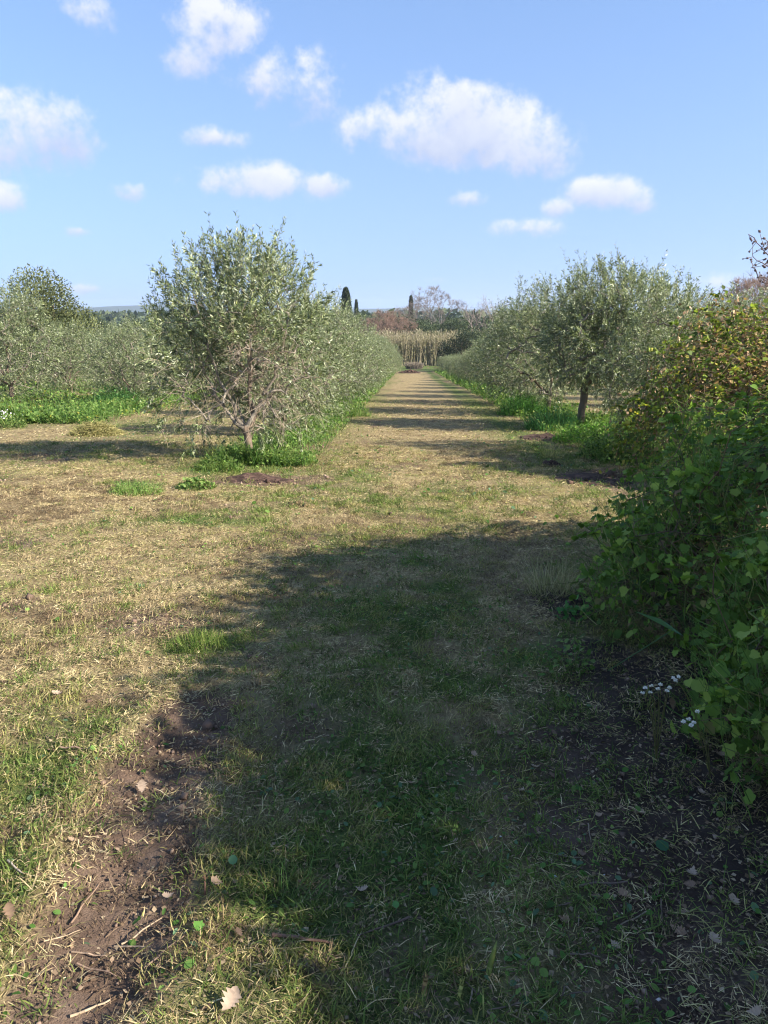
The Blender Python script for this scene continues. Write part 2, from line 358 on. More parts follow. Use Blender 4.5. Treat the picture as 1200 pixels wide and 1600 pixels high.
def build_ground():
    xs = ground_axis(-2.4, 2.4, 0.045, 1.075, -3900, 3900); ys = ground_axis(1.1, 6.0, 0.045, 1.05, -250, 4000)
    X, Y = np.meshgrid(xs, ys); nx, ny = len(xs), len(ys)
    x = X.ravel(); y = Y.ravel(); z = gz(x, y)
    # the far country rises a little
    d = np.hypot(x, y); z = z + 0.0 * d
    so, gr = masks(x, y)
    z = z + so * (fbm(x * 14, y * 14, seed=77, oct=3) - 0.5) * 0.05 * np.clip(1.4 - d / 14, 0, 1)
    me = bpy.data.meshes.new('ground')
    V = np.stack([x, y, z], 1).astype(np.float32)
    i = (np.arange(ny - 1)[:, None] * nx + np.arange(nx - 1)[None, :]).ravel()
    LI = np.stack([i, i + 1, i + nx + 1, i + nx], 1).astype(np.int32)
    me.vertices.add(len(V)); me.vertices.foreach_set('co', V.ravel()); me.loops.add(LI.size); me.loops.foreach_set('vertex_index', LI.ravel())
    me.polygons.add(len(LI)); me.polygons.foreach_set('loop_start', (np.arange(len(LI)) * 4).astype(np.int32))
    me.polygons.foreach_set('use_smooth', np.ones(len(LI), bool))
    shade_k = np.clip((x - .15) / .9, 0, 1) * np.clip((8.5 - y) / 2, 0, 1)  # dark soil towards the hedge, darkened further to deepen the shade there
    for nme, a in (('bare', so), ('green', gr), ('shade_soil', shade_k)):
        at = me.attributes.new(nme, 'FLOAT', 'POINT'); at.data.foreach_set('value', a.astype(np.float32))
    me.update(calc_edges=True)
    m = bpy.data.materials.new('field'); m.use_nodes = True; nt = m.node_tree; N = nt.nodes.new; L = nt.links.new; p = nt.nodes['Principled BSDF']
    tc = N('ShaderNodeTexCoord')
    def noise(sc, det, rough=0.6, vec=None):
        n = N('ShaderNodeTexNoise'); n.inputs['Scale'].default_value = sc; n.inputs['Detail'].default_value = det; n.inputs['Roughness'].default_value = rough
        L(vec or tc.outputs['Object'], n.inputs['Vector']); return n.outputs['Fac']
    def ramp(fac, stops):
        r = N('ShaderNodeValToRGB'); e = r.color_ramp.elements
        while len(e) < len(stops): e.new(0.5)
        for el, (p0, c) in zip(e, stops): el.position = p0; el.color = (*c, 1)
        L(fac, r.inputs[0]); return r.outputs[0]
    def mix(f, a, b):
        n = N('ShaderNodeMix'); n.data_type = 'RGBA'; L(f, n.inputs[0]); L(a, n.inputs[6]); L(b, n.inputs[7]); return n.outputs[2]
    def mth(op, a, b, clamp=False):
        n = N('ShaderNodeMath'); n.operation = op; n.use_clamp = clamp
        for k, v in enumerate((a, b)):
            if isinstance(v, (int, float)): n.inputs[k].default_value = v
            else: L(v, n.inputs[k])
        return n.outputs[0]
    ab = N('ShaderNodeAttribute'); ab.attribute_name = 'bare'; ag = N('ShaderNodeAttribute'); ag.attribute_name = 'green'
    n_f = noise(38, 6, 0.7); n_m = noise(4.5, 6, 0.65); n_b = noise(90, 4, 0.7); n_v = noise(260, 3, 0.7)
    mp = N('ShaderNodeMapping'); mp.inputs['Scale'].default_value = (1, .16, 1); mp.inputs['Rotation'].default_value = (0, 0, 0.5); L(tc.outputs['Object'], mp.inputs[0])
    n_s = noise(60, 5, 0.7, mp.outputs[0])
    straw = ramp(mth('ADD', mth('ADD', mth('MULTIPLY', n_s, .4), mth('MULTIPLY', n_v, .3)), mth('MULTIPLY', n_m, .3)), [(0.36, (.055, .04, .024)), (0.5, (.27, .205, .105)), (0.64, (.52, .42, .235))])
    green = ramp(mth('ADD', mth('MULTIPLY', n_f, .55), mth('MULTIPLY', n_v, .45)), [(0.36, (.022, .034, .011)), (0.5, (.085, .122, .034)), (0.66, (.20, .23, .08))])
    soil = ramp(n_m, [(0.3, (.075, .05, .036)), (0.5, (.155, .105, .075)), (0.72, (.24, .17, .125))])
    ah = N('ShaderNodeAttribute'); ah.attribute_name = 'shade_soil'
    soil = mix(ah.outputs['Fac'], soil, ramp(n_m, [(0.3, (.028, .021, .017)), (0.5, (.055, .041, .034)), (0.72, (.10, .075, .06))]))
    gfac = mth('MULTIPLY', mth('SUBTRACT', mth('ADD', ag.outputs['Fac'], mth('MULTIPLY', n_m, 0.9)), 0.6), 1.9, True)
    c1 = mix(gfac, straw, green)
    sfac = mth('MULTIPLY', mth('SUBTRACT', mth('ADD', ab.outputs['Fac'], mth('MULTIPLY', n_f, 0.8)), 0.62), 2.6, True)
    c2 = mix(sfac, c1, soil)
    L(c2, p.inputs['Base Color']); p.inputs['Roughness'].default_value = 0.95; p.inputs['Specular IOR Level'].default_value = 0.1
    b = N('ShaderNodeBump'); b.inputs['Strength'].default_value = 0.9; b.inputs['Distance'].default_value = 0.02
    hh = mth('ADD', mth('ADD', mth('MULTIPLY', n_b, 0.6), n_f), mth('MULTIPLY', n_v, .35)); L(hh, b.inputs['Height']); L(b.outputs[0], p.inputs['Normal'])
    me.materials.append(m)
    o = obj('ground', me); tag(o, 'mown sloping field of straw, grass and bare soil', None, None, 'structure')
build_ground()

def gp(px, py):
    """ground point (x, y, z) under a photo pixel, refined on the uneven ground"""
    d = ray(px, py); x, y = gp0(px, py)
    for _ in range(4):
        t = (float(gz(x, y)) - EYE[2]) / d[2]; x, y = d[0] * t, d[1] * t
    return np.array([x, y, float(gz(x, y))])

# ------------------------------------------------------------------ distant hills
def build_hills(name, dist, x0, x1, prof, depth, col, label):
    xs = np.linspace(x0, x1, 220); V = []; rows = 7
    for j in range(rows):
        t = j / (rows - 1); h = math.sin(t * math.pi * 0.5)
        V.append(np.stack([xs, np.full_like(xs, dist + depth * t), -8 + h * (prof(xs) + 8 + 6 * (fbm(xs * 0.02, t * 3, seed=5, oct=3) - .5))], 1))
    V = np.concatenate(V); n = len(xs)
    i = (np.arange(rows - 1)[:, None] * n + np.arange(n - 1)[None, :]).ravel()
    LI = np.stack([i, i + 1, i + n + 1, i + n], 1).ravel()
    mb = MB(); nf = len(i); mb.add(V, LI, np.full(nf, 4), tint(nf, [col], None, 0.15))
    return tag(obj(name, mb.mesh(name, M_FAR)), label, None, None, 'structure')
build_hills('hills', 2900, -3500, 3500, lambda x: 2 + 22 * fbm(x * 0.0022 + 5, 0.3, seed=8, oct=4) + 26 * np.exp(-((x + 1150) / 420.0) ** 2) + 12 * np.exp(-((x - 80) / 200.0) ** 2), 700, (.045, .065, .03), 'low wooded hills along the horizon')

# ------------------------------------------------------------------ templates
LEAF4 = (np.array([[0, 0, 0], [-0.5, 0.42, 0.06], [0, 1, -0.05], [0.5, 0.42, 0.06]], float), [[0, 3, 2, 1]])
BLADE = (np.array([[-.5, 0, 0], [.5, 0, 0], [.38, .5, .12], [-.38, .5, .12], [0, 1, .02]], float), [[0, 1, 2, 3], [3, 2, 4]])
CURVE = (np.array([[-.5, 0, 0], [.5, 0, 0], [.45, .4, .28], [-.45, .4, .28], [.3, .75, .3], [-.3, .75, .3], [0, 1, .1]], float), [[0, 1, 2, 3], [3, 2, 4, 5], [5, 4, 6]])
ROUND = (np.array([[0, 0, 0], [-.34, .16, .05], [-.5, .5, .09], [-.3, .86, .04], [0, 1, -.03], [.3, .86, .04], [.5, .5, .09], [.34, .16, .05], [0, .5, 0]], float),
         [[0, 8, 2, 1], [8, 4, 3, 2], [0, 7, 6, 8], [8, 6, 5, 4]])
def lobed(seed=0, lobes=5):
    """a serrate vine or bramble leaf: lobes round a midrib, folded a little"""
    g = np.random.default_rng(seed); pts = [(0.0, 0.0)]
    outl = [(.30, -.06), (.50, .10), (.44, .26), (.56, .46), (.34, .55), (.34, .74), (.14, .80)]
    left = [(-x * (1 + g.normal() * .07), y + g.normal() * .02) for x, y in outl]
    right = [(x * (1 + g.normal() * .07), y + g.normal() * .02) for x, y in outl]
    V = [(0, 0, 0), (0, .45, -.02), (0, 1.0, -.08)] + [(x, y, .22 * abs(x) - .05 * y + g.normal() * .02) for x, y in left] + [(x, y, .22 * abs(x) - .05 * y + g.normal() * .02) for x, y in right]
    l = list(range(3, 10)); r = list(range(10, 17))
    Fc = [[0, 1, l[1], l[0]], [1, l[3], l[2], l[1]], [1, l[5], l[4], l[3]], [1, 2, l[6], l[5]]]
    Fc += [[0, r[0], r[1], 1], [1, r[1], r[2], r[3]], [1, r[3], r[4], r[5]], [1, r[5], r[6], 2]]
    return np.array(V, float), Fc
LOBED = [lobed(i) for i in range(4)]

def frame(D, Nrm):
    Y = norm(D); X = norm(np.cross(Y, Nrm)); Z = np.cross(X, Y); return X, Y, Z

# ------------------------------------------------------------------ grass litter, living grass and weeds on the field
def field_points(y0, y1, dens, g):
    """random points of the part of the field that the lens and a step to either side can see"""
    hw = lambda y: 0.58 * y + 1.1
    area = (0.58 * (y1 ** 2 - y0 ** 2) + 2.2 * (y1 - y0)); n = int(area * dens)
    y = y0 + (y1 - y0) * g.random(int(n * 1.6)); keep = g.random(len(y)) < hw(y) / hw(y1)
    y = y[keep]; x = (g.random(len(y)) * 2 - 1) * hw(y) - 0.02 * y
    return x, y

STRAW = [(.155, .107, .068), (.26, .195, .11), (.37, .285, .15), (.50, .40, .22), (.58, .48, .28), (.40, .35, .16), (.275, .26, .10)]
GREENS = [(.25, .24, .075), (.17, .20, .055), (.12, .165, .042), (.082, .125, .031), (.058, .092, .025), (.14, .20, .05)]

def mottled(x, y, pal, jit, g):
    """palette picks that clump together, so that the cover is mottled and not an even mix"""
    n = .45 * fbm(x * 1.3, y * 1.0, seed=87, oct=3) + .55 * fbm(x * 6.5, y * 5.0, seed=88, oct=3)
    v = np.clip((n - .5) * 3.4 + .52 + g.normal(size=len(x)) * .22, 0, .999)
    return np.clip(np.asarray(pal, float)[(v * len(pal)).astype(int)] * (1 + g.normal(size=(len(x), 1)) * jit), .005, .95)

def build_field_cover():
    g = np.random.default_rng(11)
    dry = MB(); grn = MB()
    for y0, y1, dens, ln, wd, T in ((1.1, 2.6, 4500, (.012, .09), (.0013, .0036), BLADE), (2.6, 4.5, 4200, (.012, .075), (.0018, .0045), LEAF4), (4.5, 8, 2600, (.014, .065), (.0026, .005), LEAF4),
                                   (8, 15, 1050, (.02, .075), (.004, .008), LEAF4), (15, 30, 190, (.04, .12), (.008, .014), LEAF4)):
        x, y = field_points(y0, y1, dens, g)
        so, gr = masks(x, y)
        clump = fbm(x * 4.5, y * 4.5, seed=51, oct=3)
        keep = g.random(len(x)) < (1 - 0.80 * so) * np.clip(0.1 + 1.75 * clump, .12, 1)
        x, y, so, gr = x[keep], y[keep], so[keep], gr[keep]
        n = len(x); isg = g.random(n) < np.clip(gr * .95 + 0.17 - .15 * (y > 7), 0, .74)
        for sel, mb in ((~isg, dry), (isg, grn)):
            xx, yy = x[sel], y[sel]; k = len(xx); z = gz(xx, yy)
            a = g.normal(0.5, 1.2, k) if mb is dry else g.random(k) * 2 * math.pi
            up = np.abs(g.normal(0, .22, k)) if mb is dry else np.where(g.random(k) < .45, g.uniform(.4, 1.4, k), np.abs(g.normal(0, .3, k)))
            D = np.stack([np.cos(a) * np.cos(up), np.sin(a) * np.cos(up), np.sin(up)], 1)
            Nn = norm(np.array([[0, 0, 1.0]]) + g.normal(size=(k, 3)) * .45)
            X, Y, Z = frame(D, Nn)
            l = (ln[0] + (ln[1] - ln[0]) * g.random(k) ** 2.2) * (1 if mb is dry else .9); w = g.uniform(wd[0], wd[1], k) * (1 if mb is dry else 1.15)
            P = np.stack([xx, yy, z + g.uniform(-.002, .014, k)], 1)
            cs = mottled(xx, yy, STRAW, .28, g) if mb is dry else mottled(xx, yy, GREENS, .28, g)
            mb.scatter(*T, P, X, Y, Z, np.stack([w, l, l * .7], 1), cs)
    tag(obj('dry_grass', dry.mesh('dry_grass', M_DRY)), 'dry straw clippings strewn over the mown field', 'dry grass', None, 'stuff')
    tag(obj('short_grass', grn.mesh('short_grass', M_GRASS)), 'short green grass among the straw clippings', 'grass', None, 'stuff')
    # low broad-leaved weeds and torn leaf bits
    wd = MB()
    for y0, y1, dens, s in ((1.1, 3.2, 900, (.008, .03)), (3.2, 7, 330, (.012, .032)), (7, 16, 45, (.03, .06))):
        x, y = field_points(y0, y1, dens, g); so, gr = masks(x, y)
        cl = fbm(x * 2.4, y * 2.4, seed=63, oct=3)
        keep = g.random(len(x)) < np.clip(gr * 1.2 + .12, 0, 1) * np.clip((cl - .38) * 4, .05, 1) * (1 - .6 * so); x, y = x[keep], y[keep]; k = len(x)
        a = g.random(k) * 6.283; up = g.uniform(-.1, .6, k)
        D = np.stack([np.cos(a) * np.cos(up), np.sin(a) * np.cos(up), np.sin(up)], 1)
        X, Y, Z = frame(D, norm(np.array([[0, 0, 1.0]]) + g.normal(size=(k, 3)) * .35)); l = g.uniform(*s, k)
        wd.scatter(*ROUND, np.stack([x, y, gz(x, y) + g.uniform(.004, .02, k)], 1), X, Y, Z, np.stack([l * g.uniform(.5, .9, k), l, l], 1), tint(k, [(.07, .15, .03), (.11, .21, .05), (.10, .17, .09), (.16, .25, .06)], None, .2, g))
    tag(obj('weeds', wd.mesh('weeds', M_LEAF)), 'low broad-leaved weeds growing through the mown field', 'weeds', None, 'stuff')
    # scraps of brown leaf and chopped stalk
    sc = MB()
    for y0, y1, dens, s in ((1.1, 3.0, 2200, (.005, .022)), (3.0, 7, 500, (.008, .026)), (7, 13, 35, (.02, .045))):
        x, y = field_points(y0, y1, dens, g); so, gr = masks(x, y)
        keep = g.random(len(x)) < .5 + .5 * so; x, y = x[keep], y[keep]; k = len(x)
        a = g.random(k) * 6.283; up = g.normal(0, .3, k)
        D = np.stack([np.cos(a) * np.cos(up), np.sin(a) * np.cos(up), np.sin(up)], 1)
        X, Y, Z = frame(D, norm(np.array([[0, 0, 1.0]]) + g.normal(size=(k, 3)) * .4)); l = g.uniform(*s, k)
        sc.scatter(*LEAF4, np.stack([x, y, gz(x, y) + g.uniform(.002, .014, k)], 1), X, Y, Z, np.stack([l * g.uniform(.25, .9, k), l, l], 1), tint(k, [(.17, .115, .07), (.24, .17, .11), (.12, .08, .052), (.30, .23, .15), (.085, .058, .042)], None, .2, g))
    tag(obj('leaf_litter', sc.mesh('leaf_litter', M_DEAD)), 'crumbled brown leaf and stalk litter on the field', 'leaf litter', None, 'stuff')
    # crumbs of earth
    cl = MB(); ico = np.array([[0, 0, .7], [.6, 0, .1], [0.1, .62, .05], [-.6, .1, 0], [-.1, -.6, .1], [0, 0, -.4]], float)
    icf = [[0, 1, 2], [0, 2, 3], [0, 3, 4], [0, 4, 1], [5, 2, 1], [5, 3, 2], [5, 4, 3], [5, 1, 4]]
    x, y = field_points(1.1, 14, 900, g); so, gr = masks(x, y)
    keep = g.random(len(x)) < np.clip((so - .25) * 1.6, 0, 1) * np.clip(3.0 / y, .25, 1); x, y = x[keep], y[keep]; k = len(x)
    D = rand_dir(k, g); X, Y, Z = frame(D, rand_dir(k, g)); s = np.exp(g.normal(-5.2, .6, k)) * np.clip(y / 3, 1, 2.2)
    cl.scatter(ico, icf, np.stack([x, y, gz(x, y) + s * .2], 1), X, Y, Z, s[:, None] * g.uniform(.6, 1.3, (k, 3)), tint(k, [(.16, .108, .078), (.20, .138, .10), (.12, .08, .058), (.25, .18, .135)], None, .15, g))
    tag(obj('soil_crumbs', cl.mesh('soil_crumbs', M_SOIL)), 'loose crumbs of brown earth on the bare patches', 'soil', None, 'stuff')
build_field_cover()

def instanced(name, label, cat, variants, P, rot, sc, idx, mat):
    """uncountable ground cover: many small tufts set on points"""
    col = bpy.data.collections.new(name + '_kinds')
    for i, v in enumerate(variants): o = bpy.data.objects.new(name + '_kind_%02d' % i, v.mesh(name, mat)); col.objects.link(o)
    me = bpy.data.meshes.new(name); n = len(P); me.vertices.add(n); me.vertices.foreach_set('co', P.astype(np.float32).ravel())
    a = me.attributes.new('turn', 'FLOAT_VECTOR', 'POINT'); a.data.foreach_set('vector', rot.astype(np.float32).ravel())
    a = me.attributes.new('size', 'FLOAT', 'POINT'); a.data.foreach_set('value', sc.astype(np.float32)); a = me.attributes.new('pick', 'INT', 'POINT'); a.data.foreach_set('value', idx.astype(np.int32)); me.update()
    o = obj(name, me); ng = bpy.data.node_groups.new(name, 'GeometryNodeTree'); ng.interface.new_socket('Geometry', in_out='INPUT', socket_type='NodeSocketGeometry'); ng.interface.new_socket('Geometry', in_out='OUTPUT', socket_type='NodeSocketGeometry')
    N = ng.nodes.new; L = ng.links.new; gi = N('NodeGroupInput'); go = N('NodeGroupOutput'); ip = N('GeometryNodeInstanceOnPoints'); ci = N('GeometryNodeCollectionInfo'); ci.inputs['Collection'].default_value = col; ci.inputs['Separate Children'].default_value = True; ci.inputs['Reset Children'].default_value = True
    def na(nm, ty): q = N('GeometryNodeInputNamedAttribute'); q.data_type = ty; q.inputs['Name'].default_value = nm; return q.outputs['Attribute']
    ip.inputs['Pick Instance'].default_value = True; L(gi.outputs[0], ip.inputs['Points']); L(ci.outputs[0], ip.inputs['Instance']); L(na('pick', 'INT'), ip.inputs['Instance Index'])
    er = N('FunctionNodeEulerToRotation'); L(na('turn', 'FLOAT_VECTOR'), er.inputs[0]); L(er.outputs[0], ip.inputs['Rotation']); L(na('size', 'FLOAT'), ip.inputs['Scale']); L(ip.outputs[0], go.inputs[0])
    md = o.modifiers.new('scatter', 'NODES'); md.node_group = ng
    return tag(o, label, cat, None, 'stuff')

def build_matted():
    g = np.random.default_rng(131)
    def tuft(pal, n, rad, ln, wd, up, T=BLADE):
        mb = MB(); a = g.random(n) * 6.283; r = rad * np.sqrt(g.random(n)); t = g.random(n) * 6.283; e = np.abs(g.normal(0, up, n)); D = np.stack([np.cos(t) * np.cos(e), np.sin(t) * np.cos(e), np.sin(e)], 1)
        X, Y, Z = frame(D, norm(np.array([[0, 0, 1.0]]) + g.normal(size=(n, 3)) * .6)); l = ln[0] + (ln[1] - ln[0]) * g.random(n) ** 1.7
        mb.scatter(*T, np.stack([np.cos(a) * r, np.sin(a) * r, g.uniform(-.004, .012, n)], 1), X, Y, Z, np.stack([g.uniform(*wd, n), l, l * .8], 1), tint(n, pal, None, .25, g)); return mb
    S0 = STRAW; dryp = [[S0[0], S0[1], (.09, .065, .045)], [S0[1], S0[2], S0[0]], [S0[2], S0[3], S0[1]], [S0[3], S0[4], S0[2]], [S0[4], S0[3]], [S0[5], S0[3], S0[2]], [S0[6], S0[5], S0[1]]]
    G0 = GREENS; grp = [[G0[0], S0[5], G0[1]], [G0[1], G0[2], S0[6]], [G0[2], G0[3], G0[5]], [G0[3], G0[4], G0[2]], [G0[4], G0[3], S0[0]], [G0[5], G0[2], G0[1]]]
    dv = [tuft(p, 34, .055, (.010, .055), (.0012, .0034), .28) for p in dryp]; gv = [tuft(p, 30, .05, (.012, .05), (.0014, .0042), .75, CURVE) for p in grp]
    P = []; 
    for y0, y1, dens in ((1.15, 2.8, 330), (2.8, 5, 190), (5, 9, 85), (9, 14, 30)): P.append(np.stack(field_points(y0, y1, dens, g), 1))
    P = np.concatenate(P); x, y = P[:, 0], P[:, 1]; so, gr = masks(x, y); keep = g.random(len(x)) < 1 - .93 * so; x, y, so, gr = x[keep], y[keep], so[keep], gr[keep]
    n1 = .45 * fbm(x * 1.3, y * 1.0, seed=87, oct=3) + .55 * fbm(x * 6.5, y * 5.0, seed=88, oct=3); v = np.clip((n1 - .5) * 3.0 + .5 + g.normal(size=len(x)) * .2, 0, .999)
    isg = g.random(len(x)) < np.clip(gr * 1.05 + .16 - .14 * (y > 7), 0, .8); e = .03; zx = (gz(x + e, y) - gz(x - e, y)) / (2 * e); zy = (gz(x, y + e) - gz(x, y - e)) / (2 * e)
    rot = np.stack([np.arctan(zy), -np.arctan(zx), np.zeros(len(x))], 1); rot[:, 2] = 0; sc = g.uniform(.75, 1.2, len(x)) * np.interp(y, [1, 4, 8, 14], [1, 1.15, 1.5, 2.0]); Q = np.stack([x, y, gz(x, y) + .002], 1)
    instanced('matted_straw', 'matted dry clippings covering the mown field', 'dry grass', dv, Q[~isg], rot[~isg], sc[~isg], (v[~isg] * len(dv)).astype(int), M_DRY)
    instanced('mown_turf', 'matted green turf and fresh clippings in the mown field', 'grass', gv, Q[isg], rot[isg], sc[isg], (v[isg] * len(gv)).astype(int), M_GRASS)
build_matted()

# ------------------------------------------------------------------ trees
OLIVE_LEAVES = [(.068, .097, .038), (.118, .157, .063), (.195, .235, .107), (.32, .35, .205), (.24, .26, .095), (.46, .485, .34)]
OLIVE_W = [2.4, 3.4, 3.4, 2.0, 1.0, .8]

def grow_skeleton(g, trunk, limbs, tips, sag=.1, reach=1.0):
    """nodes and parents: a trunk polyline, limbs from its top, then every tip joined to the nearest node"""
    P = [np.array(t, float) for t in trunk]; par = [-1] + list(range(len(trunk) - 1))
    top = len(trunk) - 1
    for Lm in limbs:
        prev = top; a = P[top]; b = np.array(Lm); n = max(4, int(np.linalg.norm(b - a) / .22)); out = b - a; out[2] = 0
        for i in range(1, n + 1):
            t = i / n; q = a + (b - a) * t + np.array([0, 0, -1]) * sag * math.sin(t * math.pi) + out * .12 * math.sin(t * math.pi) + g.normal(size=3) * .035
            P.append(q); par.append(prev); prev = len(P) - 1
    c = P[top]; order = np.argsort(np.linalg.norm(tips - c, axis=1)); tipnode = []
    PA = np.zeros((len(P) + len(tips) * 5, 3)); PA[:len(P)] = P; n = len(P); par = par + [0] * (len(tips) * 5)
    for k in order:
        t = tips[k]; d = np.linalg.norm(PA[top:n] - t, axis=1) + 0.35 * np.maximum(0, np.linalg.norm(PA[top:n] - c, axis=1) - np.linalg.norm(t - c))
        j = int(np.argmin(d)) + top; a = PA[j]; L = np.linalg.norm(t - a); m = 2 if L < .25 else (3 if L < .6 else 4); prev = j
        for i in range(1, m + 1):
            f = i / m; q = a + (t - a) * f + np.array([0, 0, 1]) * .10 * L * math.sin(f * math.pi) + (g.normal(size=3) * .05 * L if i < m else 0)
            PA[n] = q; par[n] = prev; prev = n; n += 1
        tipnode.append(prev)
    return PA[:n], np.array(par[:n]), np.array(tipnode)

def radii(P, par, tips, r0, ex):
    cnt = np.zeros(len(P)); cnt[tips] += 1
    for i in range(len(P) - 1, 0, -1): cnt[par[i]] += cnt[i]
    return r0 * np.maximum(cnt, .6) ** ex

def olive(seed, H, rx, ry, low=.35, off=(0, 0), n_tips=600, per=72, leaf=(.05, .085), trunk_h=.7, trunk_r=.0045, bare=0.0, lw=.24, pn=2.7, clear=0.0):
    """an olive: returns (trunk mesh, crown mesh)"""
    g = np.random.default_rng(seed)
    c = np.array([off[0], off[1], (H + low) * .5 + .02]); r = np.array([rx, ry, (H - low) * .5])
    tips = []
    while len(tips) < n_tips:
        q = g.normal(size=3); q /= np.sum(np.abs(q) ** pn) ** (1 / pn); rad = g.random() ** (1 / 2.4)
        bumpy = .74 + .52 * float(fbm(q[0] * 1.9 + 7, q[1] * 1.9, q[2] * 1.9, seed=seed, oct=3))
        hole = float(fbm(q[0] * 2.6 * rad, q[1] * 2.6 * rad + 3, q[2] * 2.6 * rad, seed=seed + 5, oct=2))
        if hole < .36 and g.random() < .8: continue
        p = c + q * rad * r * bumpy
        # widest below the middle, narrower towards the top
        h = np.clip((p[2] - low) / (H - low), 0, 1); s = .84 + .30 * math.sin(min(1, h * 1.05 + .18) * math.pi) * .6
        p[:2] = c[:2] + (p[:2] - c[:2]) * s
        if p[2] < low * .8: continue
        if clear and p[2] < clear and math.hypot(p[0], p[1]) < .75 and p[1] < .35: continue
        tips.append(p)
    tips = np.array(tips)
    lean = g.normal(size=2) * .05
    trunk = [(lean[0] * t + g.normal() * .012, lean[1] * t + g.normal() * .012, trunk_h * t - .08) for t in np.linspace(0, 1, 7)]
    limbs = []
    for i in range(6):
        a = i * 6.283 / 6 + g.normal() * .3; k = .55 if i else .12
        limbs.append(c + np.array([math.cos(a) * rx * k, math.sin(a) * ry * k, r[2] * (g.uniform(-.15, .6) if i else .55)]))
    P, par, tn = grow_skeleton(g, trunk, limbs, tips)
    rad = radii(P, par, tn, trunk_r, .42)
    rad[:3] *= np.array([1.3, 1.12, 1.04])
    wood = MB(); i = np.arange(1, len(P)); thick = rad[i] > .012
    bc = np.array([.23, .20, .16])
    for sel, sides in ((i[thick], 8), (i[~thick], 3)):
        p0 = par[sel]; r0 = np.minimum(rad[p0], rad[sel] * 1.6)
        wood.segs(P[p0], P[sel] + norm(P[sel] - P[p0]) * rad[sel][:, None] * .3, r0, rad[sel], sides, np.where((rad[sel] > .028)[:, None], np.array([[.165, .125, .092]]), bc[None]) * (1 + g.normal(size=(len(sel), 1)) * .12))
    # shoots
    ns = 3; st = np.repeat(P[tn], ns, 0) + g.normal(size=(len(tn) * ns, 3)) * .05
    outw = norm((st - c) / r); upb = np.clip((st[:, 2:3] - low) / (H - low), 0, 1)
    sd = norm(outw * .55 + np.array([[0, 0, 1.0]]) * (upb * 1.7 - .4) + g.normal(size=st.shape) * .45)
    sl = g.uniform(.18, .46, len(st)) * (1 + .9 * np.clip((upb[:, 0] - .6) * 2.5, 0, 1) * g.random(len(st)))
    keep_leaf = np.ones(len(st), bool)
    if bare:
        # a region of the crown, low at the front, has lost its leaves
        bz = np.clip(1.5 * np.exp(-(((st[:, 0] - .05) / .75) ** 2 + ((st[:, 2] - 1.2) / .55) ** 2)), 0, 1) * (st[:, 1] < .2)
        keep_leaf = g.random(len(st)) > bz * bare
    wood.segs(st, st + sd * sl[:, None], np.full(len(st), .0028), np.full(len(st), .0014), 3, np.where(keep_leaf[:, None], np.array([[.20, .20, .14]]), np.array([[.40, .32, .24]])) * (1 + g.normal(size=(len(st), 1)) * .15))
    bs = np.where(~keep_leaf)[0]
    if len(bs):
        b2 = np.repeat(bs, 4); q = st[b2] + sd[b2] * (sl[b2] * g.random(len(b2)))[:, None]; dd = norm(sd[b2] + g.normal(size=q.shape) * .8)
        wood.segs(q, q + dd * g.uniform(.08, .28, (len(b2), 1)), np.full(len(b2), .0022), np.full(len(b2), .001), 3, tint(len(b2), [(.42, .34, .26), (.34, .26, .19)], None, .15, g))
    sid = np.repeat(np.where(keep_leaf)[0], per // ns); k = len(sid)
    t = g.random(k) ** .8; ax = sd[sid]
    Pl = st[sid] + ax * (sl[sid] * t)[:, None] + g.normal(size=(k, 3)) * .006
    side = g.normal(size=(k, 3)); side -= ax * np.sum(side * ax, 1, keepdims=True); side = norm(side)
    D = norm(ax * .75 + side * .75 + np.array([[0, 0, -.12]])); Nn = norm(np.cross(np.cross(ax, side), D) + g.normal(size=(k, 3)) * .5 + np.array([[0, 0, .35]]))
    X, Y, Z = frame(D, Nn); l = g.uniform(leaf[0], leaf[1], k)
    # whole shoots differ in tone: some are pale, some dark
    tone = (.78 + .5 * g.random(len(st)))[sid]
    crown = MB(); crown.scatter(*LEAF4, Pl, X, Y, Z, np.stack([l * lw, l, l], 1), tint(k, OLIVE_LEAVES, OLIVE_W, .14, g) * tone[:, None])
    return wood.mesh('trunk', M_BARK), crown.mesh('crown', M_OLIVE)

def place_tree(name, meshes, x, y, label, cat='tree', group=None, rot=0.0, sc=1.0, scz=None, sink=0.02):
    e = obj(name, None, None, (x, y, float(gz(x, y)) - sink), (0, 0, rot), (sc, sc, scz or sc)); e.empty_display_size = .2
    obj('trunk', meshes[0], e); obj('crown', meshes[1], e)
    return tag(e, label, cat, group)

OLV = [olive(100 + i, 3.8, 1.62, 1.62, n_tips=560, per=56, leaf=(.058, .095)) for i in range(4)]
OLV_HERO = olive(209, 3.1, 1.40, 1.4, low=.36, clear=.95, off=(-.1, .1), n_tips=680, per=75, leaf=(.05, .085), trunk_h=.62, trunk_r=.0038, bare=.93)
OLV_RIGHT = olive(311, 3.45, 1.62, 1.5, low=.85, clear=1.1, off=(.62, .0), n_tips=820, per=72, leaf=(.055, .09), trunk_h=1.05, trunk_r=.0052)
ORD = ['first', 'second', 'third', 'fourth', 'fifth', 'sixth', 'seventh', 'eighth', 'ninth', 'tenth', 'eleventh', 'twelfth', 'thirteenth', 'fourteenth', 'fifteenth', 'sixteenth', 'seventeenth', 'eighteenth', 'nineteenth', 'twentieth']

